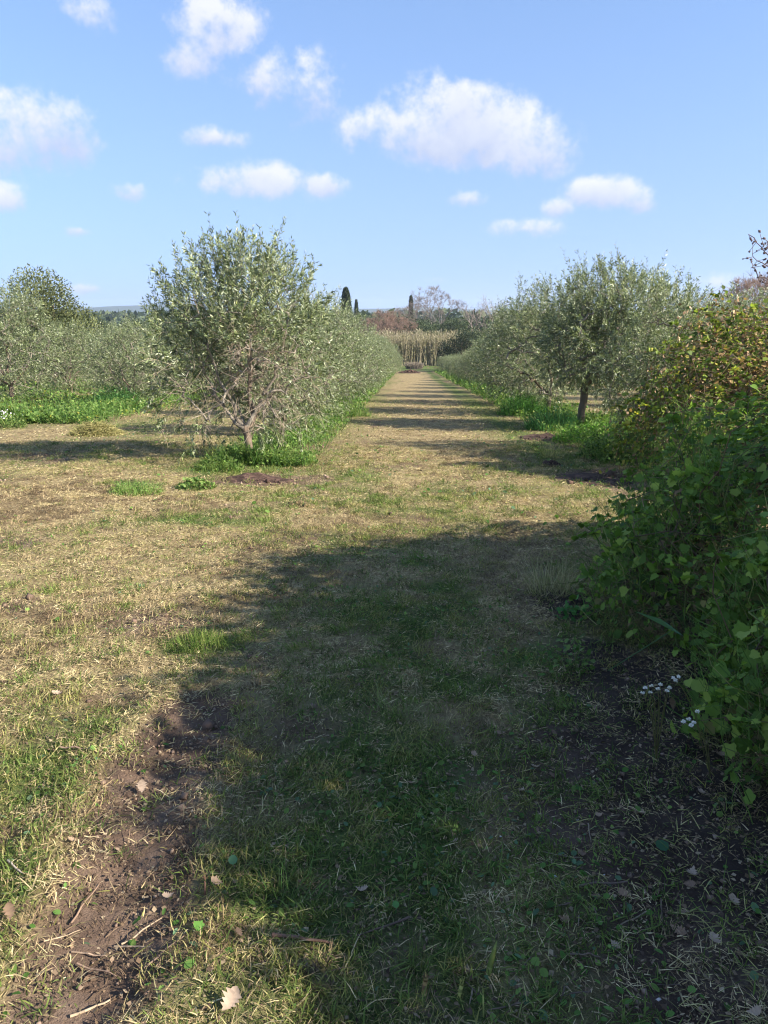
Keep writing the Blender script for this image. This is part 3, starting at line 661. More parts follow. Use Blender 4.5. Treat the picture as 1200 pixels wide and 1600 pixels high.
def build_rows():
    g = np.random.default_rng(5)
    hx, hy, _ = gp(396, 722)
    place_tree('olive_tree', OLV_HERO, hx, hy, 'round olive tree with bare pale twigs in front, heading the row left of the lane', group='olive trees left of the lane')
    y = hy
    for i in range(1, 17):
        y += 4.75 + g.normal() * .2
        place_tree('olive_tree', OLV[i % 4], hx + g.normal() * .15, y, ORD[i] + ' olive tree along the row left of the mown lane', group='olive trees left of the lane', rot=g.random() * 6.28, sc=.78 + .2 * g.random(), scz=.64 + .19 * g.random())
    rx, ry, _ = gp(905, 668)
    place_tree('olive_tree', OLV[1], rx + .42, ry - 4.9, 'small olive tree half hidden behind the vine-covered bush', group='olive trees right of the lane', rot=2.0, sc=.70)
    place_tree('olive_tree', OLV_RIGHT, rx, ry, 'big silvery olive tree with a clear pale trunk right of the lane', group='olive trees right of the lane')
    y = ry
    for i in range(2, 17):
        y += 4.75 + g.normal() * .2
        place_tree('olive_tree', OLV[(i + 2) % 4], rx + .25 + g.normal() * .15, y, ORD[i] + ' olive tree along the row right of the mown lane', group='olive trees right of the lane', rot=g.random() * 6.28, sc=(1.0 + .14 * g.random()) * float(np.interp(y, [26, 42, 60], [1, .78, .6])), scz=(.86 + .18 * g.random()) * float(np.interp(y, [24, 34, 42, 60], [1, .84, .66, .5])))
    # rows further left
    y = 25.4
    for i in range(9):
        place_tree('olive_tree', OLV[(i + 1) % 4], -9.2 + g.normal() * .2, y, ORD[i] + ' olive tree in the second row left of the lane', group='olive trees in the second row on the left', rot=g.random() * 6.28, sc=.80 + .08 * g.random(), scz=.68 + .06 * g.random()); y += 4.8 + g.normal() * .3
    y = 26.5
    for i in range(9):
        place_tree('olive_tree', OLV[(i + 3) % 4], -13.9 - .15 * i + g.normal() * .3, y, ORD[i] + ' olive tree in the third row left of the lane', group='olive trees in the third row on the left', rot=g.random() * 6.28, sc=1.12 if i == 0 else .84 + .08 * g.random(), scz=1.0 if i == 0 else .72 + .08 * g.random()); y += 4.9 + g.normal() * .3
    y = 38.0
    for i in range(7):
        place_tree('olive_tree', OLV[i % 4], -21.5 + g.normal() * .5, y, ORD[i] + ' olive tree in the fourth row left of the lane', group='olive trees in the fourth row on the left', rot=g.random() * 6.28, sc=.86 + .08 * g.random(), scz=.74 + .06 * g.random()); y += 5.2
    # a row further right, behind the hedge
    y = 20.0
    for i in range(8):
        place_tree('olive_tree', OLV[(i + 1) % 4], 11.2 + g.normal() * .3, y, ORD[i] + ' olive tree in the second row right of the lane', group='olive trees in the second row on the right', rot=g.random() * 6.28, sc=.84 + .1 * g.random()); y += 4.9
build_rows()

# far, broad evergreen trees
def bushy(seed, H, rx, low, cols, w, n=5200, leaf=(.16, .34), lobes=9):
    g = np.random.default_rng(seed); c = np.array([0, 0, (H + low) / 2]); r = np.array([rx, rx, (H - low) / 2])
    cent = c + rand_dir(lobes, g) * r * g.uniform(.35, .68, (lobes, 1)); rad = rx * g.uniform(.38, .6, lobes)
    k = g.integers(0, lobes, n); q = rand_dir(n, g); P = cent[k] + q * (rad[k] * g.random(n) ** .35)[:, None] * np.array([1, 1, .85])
    P[:, 2] = np.maximum(P[:, 2], low * .5)
    D = norm(q + g.normal(size=q.shape) * .6 + [[0, 0, .4]]); X, Y, Z = frame(D, norm(q + g.normal(size=q.shape) * .5)); l = g.uniform(*leaf, n)
    tone = (.7 + .6 * g.random(lobes))[k]
    cr = MB(); cr.scatter(*LEAF4, P, X, Y, Z, np.stack([l * .55, l, l], 1), tint(n, cols, w, .18, g) * tone[:, None])
    wd = MB(); nodes = [np.array([0, 0, -.2])]; 
    P0 = [np.array([0, 0, -.3]), np.array([.03, .02, low * .6])]; P1 = [np.array([.03, .02, low * .6]), np.array([0, 0, (H + low) * .5])]; R0 = [rx * .09, rx * .075]; R1 = [rx * .075, rx * .03]
    for q in cent: P0.append(np.array([.0, .0, low])); P1.append(q); R0.append(rx * .05); R1.append(rx * .012)
    wd.segs(np.array(P0), np.array(P1), np.array(R0), np.array(R1), 6, tint(len(P0), [(.13, .10, .075)], None, .1, g))
    return wd.mesh('trunk', M_BARK), cr.mesh('crown', M_FAR)

def bare_tree(seed, H, spread, cols, depth=6, r0=.16, trunk=.25, fine=3):
    """a leafless tree: forks again and again into fine twigs"""
    g = np.random.default_rng(seed); tw = MB(); bo = MB()
    A = [(np.array([0, 0, -.2]), np.array([0, 0, 1.0]), H * trunk, r0)]
    for d in range(depth):
        nx = []; P0 = []; P1 = []; R0 = []; R1 = []
        for p, dr, L, r in A:
            q = p
            for s in range(2):
                dr = norm(dr + g.normal(size=3) * .13 + np.array([0, 0, .05])); e = q + dr * L / 2
                P0.append(q); P1.append(e); R0.append(r * (1 - .15 * s)); R1.append(r * (.85 - .15 * s)); q = e
            for b in range(3 if d in (0, depth - 2, depth - 1) else (3 if g.random() < .4 else 2)):
                nd = norm(dr + g.normal(size=3) * spread + np.array([0, 0, .16])); nx.append((q, nd, L * g.uniform(.62, .86) if d else H * .24 * g.uniform(.8, 1.1), r * .62))
        (bo if d < 3 else tw).segs(np.array(P0), np.array(P1), np.array(R0), np.array(R1), 6 if d < 2 else 3, tint(len(P0), cols, None, .12, g)); A = nx
    P0 = np.repeat(np.array([a[0] for a in A]), fine, 0); dd = norm(np.repeat(np.array([a[1] for a in A]), fine, 0) + g.normal(size=P0.shape) * .55); L = np.repeat(np.array([a[2] for a in A]), fine)
    tw.segs(P0, P0 + dd * (L * 1.1)[:, None], np.full(len(P0), r0 * .05), np.full(len(P0), r0 * .03), 3, tint(len(P0), cols, None, .12, g))
    return bo.mesh('trunk', M_BARK), tw.mesh('crown', M_BARK)

def cypress(seed, H, rx, n=6000):
    g = np.random.default_rng(seed); h = g.random(n); prof = np.minimum(1, (h / .15 + .2) ** .5) * np.sqrt(np.clip(1 - h ** 3.2, 0, 1)) * (.8 + .4 * fbm(h * 9, 0, seed=seed, oct=2)); a = g.random(n) * 6.283
    rr = rx * prof * (.65 + .35 * g.random(n)) * (.85 + .3 * fbm(np.cos(a) * 2 + 5, np.sin(a) * 2, h * 8, seed=seed, oct=3)); P = np.stack([np.cos(a) * rr, np.sin(a) * rr, .4 + h * (H - .5)], 1)
    D = norm(np.stack([np.cos(a) * .4, np.sin(a) * .4, np.ones(n)], 1) + g.normal(size=(n, 3)) * .25); X, Y, Z = frame(D, norm(np.stack([np.cos(a), np.sin(a), .2 * np.ones(n)], 1) + g.normal(size=(n, 3)) * .3)); l = g.uniform(.25, .55, n)
    cr = MB(); cr.scatter(*LEAF4, P, X, Y, Z, np.stack([l * .4, l, l], 1), tint(n, [(.022, .034, .016), (.035, .05, .022), (.05, .06, .028)], None, .2, g))
    wd = MB(); wd.segs(np.array([[0, 0, -.3], [0, 0, H * .4]]), np.array([[0, 0, H * .4], [0, 0, H * .95]]), np.array([rx * .16, rx * .12]), np.array([rx * .12, rx * .03]), 6, tint(2, [(.12, .09, .07)]))
    return wd.mesh('trunk', M_BARK), cr.mesh('crown', M_FAR)

def at_px(px, y): 
    """x of the sight line through photo column px at distance y"""
    d = ray(px, 500); return d[0] / d[1] * y
def top_z(py, y): return EYE[2] + (488 - py) / F_PX * y * 1.02

def build_far():
    g = np.random.default_rng(17)
    GR = [(.045, .062, .03), (.07, .09, .045), (.10, .12, .06), (.03, .045, .022)]
    B = [bushy(500 + i, 7.0, 3.4, .8, GR, [3, 3, 1.5, 2]) for i in range(4)]
    D = bushy(520, 5.2, 2.9, .5, [(.03, .045, .025), (.045, .062, .034), (.06, .08, .045)], None, n=9000, leaf=(.10, .2), lobes=12)
    # taller round tree behind the left rows
    x = at_px(72, 44); T = bushy(530, 6.4, 3.2, .8, [(.08, .098, .038), (.13, .148, .055), (.18, .19, .08), (.06, .072, .03)], None, n=15000, leaf=(.08, .16), lobes=14)
    place_tree('round_tree', T, x, 44, 'tall round olive-green tree standing above the left rows', rot=1.0, sc=1.12)
    place_tree('round_tree', T, at_px(-60, 52), 52, 'round tree beyond the left rows at the edge of the field', rot=2.5, sc=1.05)
    place_tree('evergreen_tree', D, at_px(722, 92), 92, 'dark evergreen tree beside the reeds at the end of the right row', rot=.4, sc=1.0)
    place_tree('evergreen_tree', D, at_px(755, 97), 97, 'dark evergreen tree behind the far end of the right row', rot=2.4, sc=1.02)
    spots = [(640, 150), (665, 142), (700, 150), (735, 145), (765, 138), (800, 150), (840, 146), (560, 150), (520, 160), (470, 155), (420, 165), (615, 170), (690, 185), (650, 190), (720, 200), (780, 190), (880, 160), (930, 150),
             (980, 160), (1040, 165), (1090, 150), (1130, 170), (330, 170), (270, 165), (210, 180), (150, 170), (90, 175), (30, 170), (-20, 180), (1180, 160), (1230, 170), (590, 200), (750, 215), (820, 210), (380, 190), (1010, 190), (628, 148), (652, 152), (682, 138), (712, 140), (750, 150), (780, 145), (670, 165), (705, 168), (740, 170), (600, 155)]
    for i, (px, y) in enumerate(spots):
        h = float(g.uniform(.92, 1.12)) * (1 + (y - 150) / 1400)
        side = 'left of' if px < 600 else ('behind' if px < 720 else 'right of')
        place_tree('woodland_tree', B[i % 4], at_px(px, y), y, ORD[i % 20] + (' green tree of the near wood ' if i < 20 else ' green tree of the further wood ' if i < 40 else ' green tree of the middle wood ') + side + ' the reed bed', group='green trees of the far wood', rot=g.random() * 6.28, sc=h, scz=h * .98)
    place_tree('cypress_tree', cypress(601, 11.5, 1.0), at_px(541, 132), 132, 'broad dark cypress standing above the left row', 'cypress')
    place_tree('cypress_tree', cypress(602, 10.6, .5), at_px(557, 200), 200, 'small thin cypress just right of the broad dark cypress', 'cypress')
    place_tree('cypress_tree', cypress(603, 11.2, .5), at_px(642, 180), 180, 'slim cypress rising between bare trees behind the reeds', 'cypress')
    RB = [(.22, .145, .11), (.28, .19, .15), (.17, .115, .09)]; GB = [(.20, .165, .145), (.26, .215, .19), (.15, .125, .11)]
    b1 = bare_tree(701, 9.4, .62, RB, 7, .16, .16, 4); b2 = bare_tree(702, 11.5, .55, GB, 7, .2, .26, 3); b3 = bare_tree(703, 9.0, .48, GB, 5, .17, .25, 2)
    for px, y, m, h, lab in ((598, 122, b1, 1.0, 'bushy russet bare tree left of the reed bed'), (622, 134, b1, .9, 'grey-brown bare tree at the back left of the reed bed'), (575, 140, b1, .85, 'low bare tree between the cypresses and the russet tree'),
                             (685, 152, b2, 1.13, 'round-headed bare tree standing highest behind the reeds'), (655, 175, b2, 1.0, 'faint bare tree beside the slim cypress'), (741, 124, b3, 1.25, 'narrow bare tree right of the reed bed'), (772, 116, b3, 1.32, 'gaunt bare tree with forked top above the right row'),
                             (1168, 62, b1, .98, 'purplish bare tree behind the hedge at the right edge'), (1215, 66, b1, 1.05, 'bare tree cut by the right edge of the picture'), (1140, 74, b2, .6, 'low bare tree seen above the vine-covered bush')):
        place_tree('bare_tree', m, at_px(px, y), y, lab, group='bare trees', rot=g.random() * 6.28, sc=h, sink=.1)
    # woods far across the plain, too far to tell the trees apart
    m = 520; yy = g.uniform(260, 1100, m); xx = g.uniform(-1, 1, m) * (yy * .75 + 60); k = np.repeat(np.arange(m), 34); q = rand_dir(len(k), g); q[:, 2] = np.abs(q[:, 2]); hh = g.uniform(4.5, 7.2, m); rw = g.uniform(5, 13, m)
    P = np.stack([xx[k] + q[:, 0] * rw[k], yy[k] + q[:, 1] * 5, gz(xx, yy)[k] + q[:, 2] * hh[k]], 1); X, Y, Z = frame(norm(q + g.normal(size=q.shape) * .5), norm(q + g.normal(size=q.shape) * .4)); l = g.uniform(2.2, 4.4, len(k)); dw = MB()
    dw.scatter(*LEAF4, P, X, Y, Z, np.stack([l * .8, l, l], 1), tint(len(k), GR, None, .2, g) * (.75 + .5 * g.random(m))[k][:, None]); tag(obj('distant_wood', dw.mesh('distant_wood', M_FAR)), 'dark green woods far across the plain under the hills', 'woods', None, 'stuff')
    # reed bed
    n = 5200; x = g.uniform(-26, 16, n); y = 112 + 8 * g.random(n) ** 1.3; h = g.uniform(3.0, 4.9, n) * (.9 + .25 * fbm(x * .25, y * .2, seed=4)); z = gz(x, y)
    lean = g.normal(size=(n, 2)) * .12; P = np.stack([x, y, z], 1); D = norm(np.stack([lean[:, 0], lean[:, 1], np.ones(n)], 1)); rb = MB()
    cs = tint(n, [(.31, .265, .175), (.38, .33, .22), (.24, .205, .13), (.28, .265, .15)], None, .15, g)
    rb.segs(P, P + D * h[:, None], np.full(n, .03), np.full(n, .012), 3, cs)
    k = np.repeat(np.arange(n), 7); t = g.uniform(.25, 1.0, len(k)); Q = P[k] + D[k] * (h[k] * t)[:, None]; a = g.random(len(k)) * 6.283
    LD = norm(np.stack([np.cos(a), np.sin(a), g.uniform(.1, 1.3, len(k))], 1)); X, Y, Z = frame(LD, norm(np.array([[0, 0, 1.0]]) + g.normal(size=(len(k), 3)) * .3)); l = g.uniform(.4, .85, len(k))
    rb.scatter(*LEAF4, Q, X, Y, Z, np.stack([l * .12, l, l], 1), tint(len(k), [(.34, .29, .19), (.28, .245, .15), (.40, .35, .25), (.23, .225, .12)], None, .15, g))
    tag(obj('reed_bed', rb.mesh('reed_bed', M_DRY)), 'tall straw-coloured reed bed across the end of the lane', 'reeds', None, 'stuff')
    # dry grey brush at the foot of the reeds
    x0 = at_px(648, 104); z0 = float(gz(x0, 104)); n = 1600; a = g.random(n) * 6.283; rr = np.sqrt(g.random(n)) * 1.1; P = np.stack([x0 + np.cos(a) * rr, 104 + np.sin(a) * rr * .5, np.full(n, z0)], 1)
    D = norm(np.stack([g.normal(size=n) * .4, g.normal(size=n) * .4, np.ones(n)], 1)); br = MB(); br.segs(P, P + D * g.uniform(.4, 1.0, (n, 1)), np.full(n, .016), np.full(n, .006), 3, tint(n, [(.20, .17, .135), (.26, .22, .17), (.15, .125, .10)], None, .15, g))
    tag(obj('dry_brush', br.mesh('dry_brush', M_BARK)), 'low grey-purple dry brush at the far end of the lane', 'brush')
build_far()

# ------------------------------------------------------------------ green growth under the rows
def weed_mass(name, label, pts, g, hfun, per_m, leaf, cols, w=None, blades=.25):
    """leafy herbs over an area given by sampled points"""
    x, y = pts; n = len(x); h = hfun(x, y); z = gz(x, y); u = g.random(n) ** .7
    P = np.stack([x, y, z + h * u * .95], 1) + g.normal(size=(n, 3)) * .02; P[:, 2] = np.maximum(P[:, 2], z)
    a = g.random(n) * 6.283; up = g.uniform(-.1, 1.1, n); D = np.stack([np.cos(a) * np.cos(up), np.sin(a) * np.cos(up), np.sin(up)], 1)
    X, Y, Z = frame(D, norm(np.array([[0, 0, 1.0]]) + g.normal(size=(n, 3)) * .5)); l = g.uniform(leaf[0], leaf[1], n) * np.clip(y / 13, .8, 3.0) ** .7
    isb = g.random(n) < blades; mb = MB(); cs = tint(n, cols, w, .2, g)
    nr = (~isb) & (y < 15); fr = (~isb) & (y >= 15)
    mb.scatter(*ROUND, P[nr], X[nr], Y[nr], Z[nr], np.stack([l * .6, l, l], 1)[nr], cs[nr]); mb.scatter(*LEAF4, P[fr], X[fr], Y[fr], Z[fr], np.stack([l * .75, l, l], 1)[fr], cs[fr])
    Pb = P[isb].copy(); Pb[:, 2] = z[isb]; k = len(Pb); Db = norm(np.stack([g.normal(size=k) * .35, g.normal(size=k) * .35, np.ones(k)], 1)); Xb, Yb, Zb = frame(Db, rand_dir(k, g)); lb = h[isb] * g.uniform(.7, 1.45, k) + .04
    mb.scatter(*CURVE, Pb, Xb, Yb, Zb, np.stack([np.clip(y[isb] / 13, .8, 3) * .009, lb, lb * .7], 1), tint(k, [(.10, .20, .045), (.07, .15, .03), (.17, .25, .07)], None, .2, g))
    return tag(obj(name, mb.mesh(name, M_LEAF)), label, 'undergrowth', None, 'stuff')

def strip(g, xc, hw, y0, y1, n, power=2.2):
    y = y0 + (y1 - y0) * g.random(n) ** power; return xc + hw * np.clip(g.normal(size=n) * .6, -1.25, 1.25), y
WG = [(.085, .15, .035), (.13, .215, .052), (.175, .26, .068), (.235, .285, .088), (.06, .105, .029)]
def build_undergrowth():
    g = np.random.default_rng(23)
    hx, hy, _ = gp(396, 722); rx, ry, _ = gp(905, 668)
    clump = lambda s, lo, hi, k=1.1: (lambda x, y: lo + (hi - lo) * np.clip((fbm(x * k, y * k * .8, seed=s, oct=3) - .3) * 2.2, 0, 1))
    weed_mass('undergrowth', 'bright green weeds growing along the foot of the row left of the lane', strip(g, hx + .12, .62, hy - .45, 92, 26000, 2.4), g, clump(71, .02, .27), 0, (.03, .065), WG, [2, 3, 2.5, 1.4, 2])
    weed_mass('undergrowth', 'bright green weeds growing along the foot of the row right of the lane', strip(g, rx + .05, .85, ry - 6.4, 92, 36000, 2.3), g, clump(72, .04, .46), 0, (.03, .07), WG, [2, 3, 2.5, 1.2, 2])
    weed_mass('undergrowth', 'green weeds bordering the mown grass under the second row on the left', strip(g, -9.6, 1.5, 18.5, 60, 20000, 2.2), g, clump(73, .08, .5), 0, (.035, .07), WG + [(.30, .30, .05)], [2, 3, 2.5, 1.2, 2, .5])
    x = np.concatenate([g.uniform(-17, -10.5, 9000), g.uniform(-24, -11, 5000)]); y = np.concatenate([g.uniform(17, 30, 9000), g.uniform(30, 50, 5000)])
    keep = (y > 17.2 + (x + 9) * -.22) ; weed_mass('undergrowth', 'green weeds between the outer olive rows on the left', (x[keep], y[keep]), g, clump(74, .04, .38), 0, (.04, .08), WG + [(.30, .30, .05)], [2, 3, 2.5, 1.2, 2, .4])
build_undergrowth()

def herb(name, label, cat, x, y, rad, h, n, g, cols, blade=.5, leaf=(.03, .06), group=None):
    """one clump of herbs or grass as a thing"""
    a = g.random(n) * 6.283; rr = rad * np.sqrt(g.random(n)); X0 = x + np.cos(a) * rr; Y0 = y + np.sin(a) * rr * .8; dome = np.sqrt(np.clip(1 - (rr / rad) ** 2, .05, 1)); z0 = float(gz(x, y)); mb = MB()
    isb = g.random(n) < blade; k = isb.sum()
    D = norm(np.stack([np.cos(a) * .45 * rr / rad, np.sin(a) * .45 * rr / rad, np.ones(n)], 1) + g.normal(size=(n, 3)) * .3); Xa, Ya, Za = frame(D, rand_dir(n, g)); l = h * dome * g.uniform(.6, 1.25, n) + .02
    P = np.stack([X0 - x, Y0 - y, gz(X0, Y0) - z0 - .005], 1)
    wdt = np.clip(.0006 * math.hypot(x, y), .0025, .010)
    mb.scatter(*CURVE, P[isb], Xa[isb], Ya[isb], Za[isb], np.stack([np.full(n, wdt), l, l * .8], 1)[isb], tint(k, cols, None, .2, g))
    q = ~isb; Pq = P[q].copy(); Pq[:, 2] += (h * dome * g.random(n) ** .6)[q]; m = q.sum(); up = g.uniform(-.2, .9, m); aa = g.random(m) * 6.283; D = np.stack([np.cos(aa) * np.cos(up), np.sin(aa) * np.cos(up), np.sin(up)], 1)
    Xa, Ya, Za = frame(D, norm(np.array([[0, 0, 1.0]]) + g.normal(size=(m, 3)) * .45)); l = g.uniform(*leaf, m)
    mb.scatter(*ROUND, Pq, Xa, Ya, Za, np.stack([l * .62, l, l], 1), tint(m, cols, None, .2, g))
    return tag(obj(name, mb.mesh(name, M_LEAF if blade < .95 else M_GRASS), None, (x, y, z0)), label, cat, group)

def build_clumps():
    g = np.random.default_rng(29)
    def H(px, py, name, label, cat, rad, h, n, cols=WG, blade=.5, leaf=(.03, .06)): x, y, z = gp(px, py); return herb(name, label, cat, x, y, rad, h, n, g, cols, blade, leaf)
    H(185, 638, 'weed_clump', 'tall bluish-green clump of weeds at the corner of the second left row', 'weeds', .85, .75, 1500, [(.07, .17, .05), (.10, .22, .07), (.05, .12, .03)], .5, (.05, .10))
    H(214, 772, 'grass_tuft', 'pale green grass tuft on the mown ground left of the round olive tree', 'grass tuft', .32, .16, 700, [(.17, .27, .07), (.12, .21, .05), (.25, .30, .10)], .7, (.02, .04))
    H(306, 764, 'weed_clump', 'low green weed clump beside the dug soil under the round olive tree', 'weeds', .24, .14, 420, WG, .4)
    H(345, 735, 'weed_clump', 'green weed clump in the shade at the foot of the round olive tree', 'weeds', .35, .22, 700, WG, .5)
    H(455, 725, 'weed_clump', 'bright green weed clump right of the round olive trunk', 'weeds', .4, .24, 900, WG, .5)
    H(550, 650, 'weed_clump', 'bright green weed clump at the left edge of the lane', 'weeds', .55, .42, 900, WG, .4)
    H(862, 672, 'weed_clump', 'bushy blue-green weed clump left of the pale olive trunk', 'weeds', .6, .55, 1500, [(.05, .15, .05), (.08, .21, .06), (.04, .10, .03)], .55, (.03, .06))
    H(815, 648, 'weed_clump', 'bushy green weed clump further along the right row', 'weeds', .7, .6, 1300, [(.07, .19, .04), (.11, .25, .05), (.05, .12, .03)], .5, (.04, .07))
    H(925, 690, 'weed_clump', 'bright yellow-green weed clump in front of the pale olive trunk', 'weeds', .75, .36, 1900, [(.13, .28, .04), (.19, .33, .06), (.09, .20, .03)], .15, (.035, .06))
    H(960, 715, 'weed_clump', 'green weed clump between the dug soil and the vine-covered bush', 'weeds', .6, .42, 1500, WG, .2, (.035, .06))
    H(862, 715, 'grass_tuft', 'thin pale grass stalks standing left of the dug soil', 'grass tuft', .12, .36, 60, [(.33, .33, .14), (.42, .36, .18)], 1.0)
    H(862, 925, 'grass_tuft', 'dry pale grass tuft standing in the shade at the hedge foot', 'grass tuft', .16, .30, 260, [(.42, .37, .24), (.34, .30, .17), (.22, .23, .10)], 1.0)
    H(312, 1010, 'grass_tuft', 'lush fine green grass tuft at the edge of the shade', 'grass tuft', .17, .10, 420, [(.15, .23, .05), (.22, .27, .07), (.10, .17, .035)], 1.0)
    H(882, 1050, 'weed_clump', 'straggly weed with narrow leaves at the foot of the hedge', 'weeds', .15, .22, 160, [(.08, .15, .035), (.12, .18, .05)], .45, (.02, .04))
    H(895, 965, 'weed_clump', 'small bright round-leaved weed at the hedge foot', 'weeds', .10, .12, 60, [(.07, .19, .05), (.10, .24, .06)], .1, (.03, .05))
    H(455, 1400, 'grass_tuft', 'long green grass blades standing in the shaded mown grass', 'grass tuft', .09, .20, 40, [(.10, .18, .05), (.15, .23, .07)], 1.0)
    H(615, 1110, 'grass_tuft', 'thin pale grass blades in the middle of the shade', 'grass tuft', .10, .14, 50, [(.16, .22, .08), (.24, .26, .12)], 1.0)
    H(10, 668, 'flower_clump', 'white-flowered weed clump at the left edge of the picture', 'flowers', .45, .35, 500, WG, .3, (.04, .07))
    x, y, z = gp(10, 662); fl = bpy.data.objects['flower_clump']; n = 36; P = np.stack([g.normal(size=n) * .16, g.normal(size=n) * .16, g.uniform(.2, .42, n)], 1); mb = MB(); X, Y, Z = frame(rand_dir(n, g), rand_dir(n, g))
    mb.scatter(*ROUND, P, X, Y, Z, np.full(n, .035), tint(n, [(.7, .68, .72)], None, .05, g)); tag(obj('blossom', mb.mesh('blossom', M_PETAL), fl), None, None, None, 'stuff')
    # heap of raked cuttings
    x, y, z = gp(150, 680); n = 5200; a = g.random(n) * 6.283; rr = np.sqrt(g.random(n)); top = .30 * (1 - rr ** 1.6) * (.75 + .5 * fbm(np.cos(a) * rr * 2 + 4, np.sin(a) * rr * 2, seed=3)); u = g.random(n) ** .35
    P = np.stack([np.cos(a) * rr * .58, np.sin(a) * rr * .45, top * u], 1); D = norm(rand_dir(n, g) * [[1, 1, .45]] + np.stack([np.cos(a) * .3, np.sin(a) * .3, -.1 * np.ones(n)], 1)); X, Y, Z = frame(D, norm(np.array([[0, 0, 1.0]]) + g.normal(size=(n, 3)) * .5)); l = g.uniform(.06, .18, n); hm = MB()
    hm.scatter(*BLADE, P, X, Y, Z, np.stack([np.full(n, .009), l, l], 1), tint(n, [(.34, .30, .12), (.26, .24, .09), (.42, .36, .17), (.17, .17, .06)], None, .2, g))
    tag(obj('cuttings_heap', hm.mesh('cuttings_heap', M_DRY), None, (x, y, z)), 'heap of raked olive-yellow grass cuttings left of the round olive tree', 'heap')
    # small dark clods and turned soil mounds
    def mound(px, py, rx, ry, h, label, cols, seed):
        x, y, z = gp(px, py); nr, na = 9, 30; V = [(0, 0, h * .8)]; gg = np.random.default_rng(seed)
        for i in range(1, nr + 1):
            t = i / nr
            for j in range(na):
                aa = j / na * 6.283; q = t * (1 + .25 * (float(fbm(math.cos(aa) * 1.5 + seed, math.sin(aa) * 1.5, seed=seed)) - .5))
                xx, yy = math.cos(aa) * rx * q, math.sin(aa) * ry * q
                lump = float(fbm(xx * 5 + seed, yy * 5, seed=seed + 3, oct=4))
                V.append((xx, yy, float(gz(x + xx, y + yy)) - z + .008 + (h * (1 - t ** 1.5) * (.1 + 1.8 * max(0, lump - .2) * (1 + .6 * math.sin(aa))) + .05 * (lump - .5)) * (1 if t < .99 else 0) - (.02 if t > .99 else 0)))
        LI = []; PL = []
        for j in range(na): LI += [0, 1 + j, 1 + (j + 1) % na]; PL.append(3)
        for i in range(nr - 1):
            for j in range(na): a0 = 1 + i * na; LI += [a0 + j, a0 + na + j, a0 + na + (j + 1) % na, a0 + (j + 1) % na]; PL.append(4)
        mb = MB(); mb.add(np.array(V), LI, PL, tint(len(PL), cols, None, .15, gg))
        k = int(160); aa = gg.random(k) * 6.283; rr = np.sqrt(gg.random(k)) * .95; ico = np.array([[0, 0, .7], [.6, 0, .1], [0.1, .62, .05], [-.6, .1, 0], [-.1, -.6, .1], [0, 0, -.4]], float)
        icf = [[0, 1, 2], [0, 2, 3], [0, 3, 4], [0, 4, 1], [5, 2, 1], [5, 3, 2], [5, 4, 3], [5, 1, 4]]
        Pk = np.stack([np.cos(aa) * rr * rx, np.sin(aa) * rr * ry, h * .6 * (1 - rr ** 1.5)], 1); Pk[:, 2] += gz(x + Pk[:, 0], y + Pk[:, 1]) - z; Xk, Yk, Zk = frame(rand_dir(k, gg), rand_dir(k, gg)); s = np.exp(gg.normal(-4.3, .6, k)) * max(1, y / 14)
        mb.scatter(ico, icf, Pk, Xk, Yk, Zk, s, tint(k, cols, None, .2, gg))
        tag(obj('soil_mound', mb.mesh('soil_mound', M_SOIL), None, (x, y, z)), label, 'soil mound')
    RS = [(.072, .045, .034), (.10, .062, .047), (.052, .033, .026)]
    mound(405, 752, .52, .22, .07, 'dug reddish soil in front of the round olive tree', RS, 1)
    mound(928, 752, .55, .6, .05, 'dark reddish dug soil between the lane and the vine-covered bush', RS, 2)
    mound(846, 684, .45, .6, .06, 'dark dug soil at the lane edge by the second right olive', RS, 3)
    mound(640, 583, 1.4, 1.2, .4, 'dark heap of soil at the far end of the lane', RS, 4)
    mound(470, 790, .16, .12, .06, 'small dark clod on the mown grass before the dug soil', [(.12, .09, .05), (.16, .12, .06)], 6)
    mound(862, 728, .16, .16, .14, 'small dark clod beside the thin pale grass stalks', RS, 7)
build_clumps()

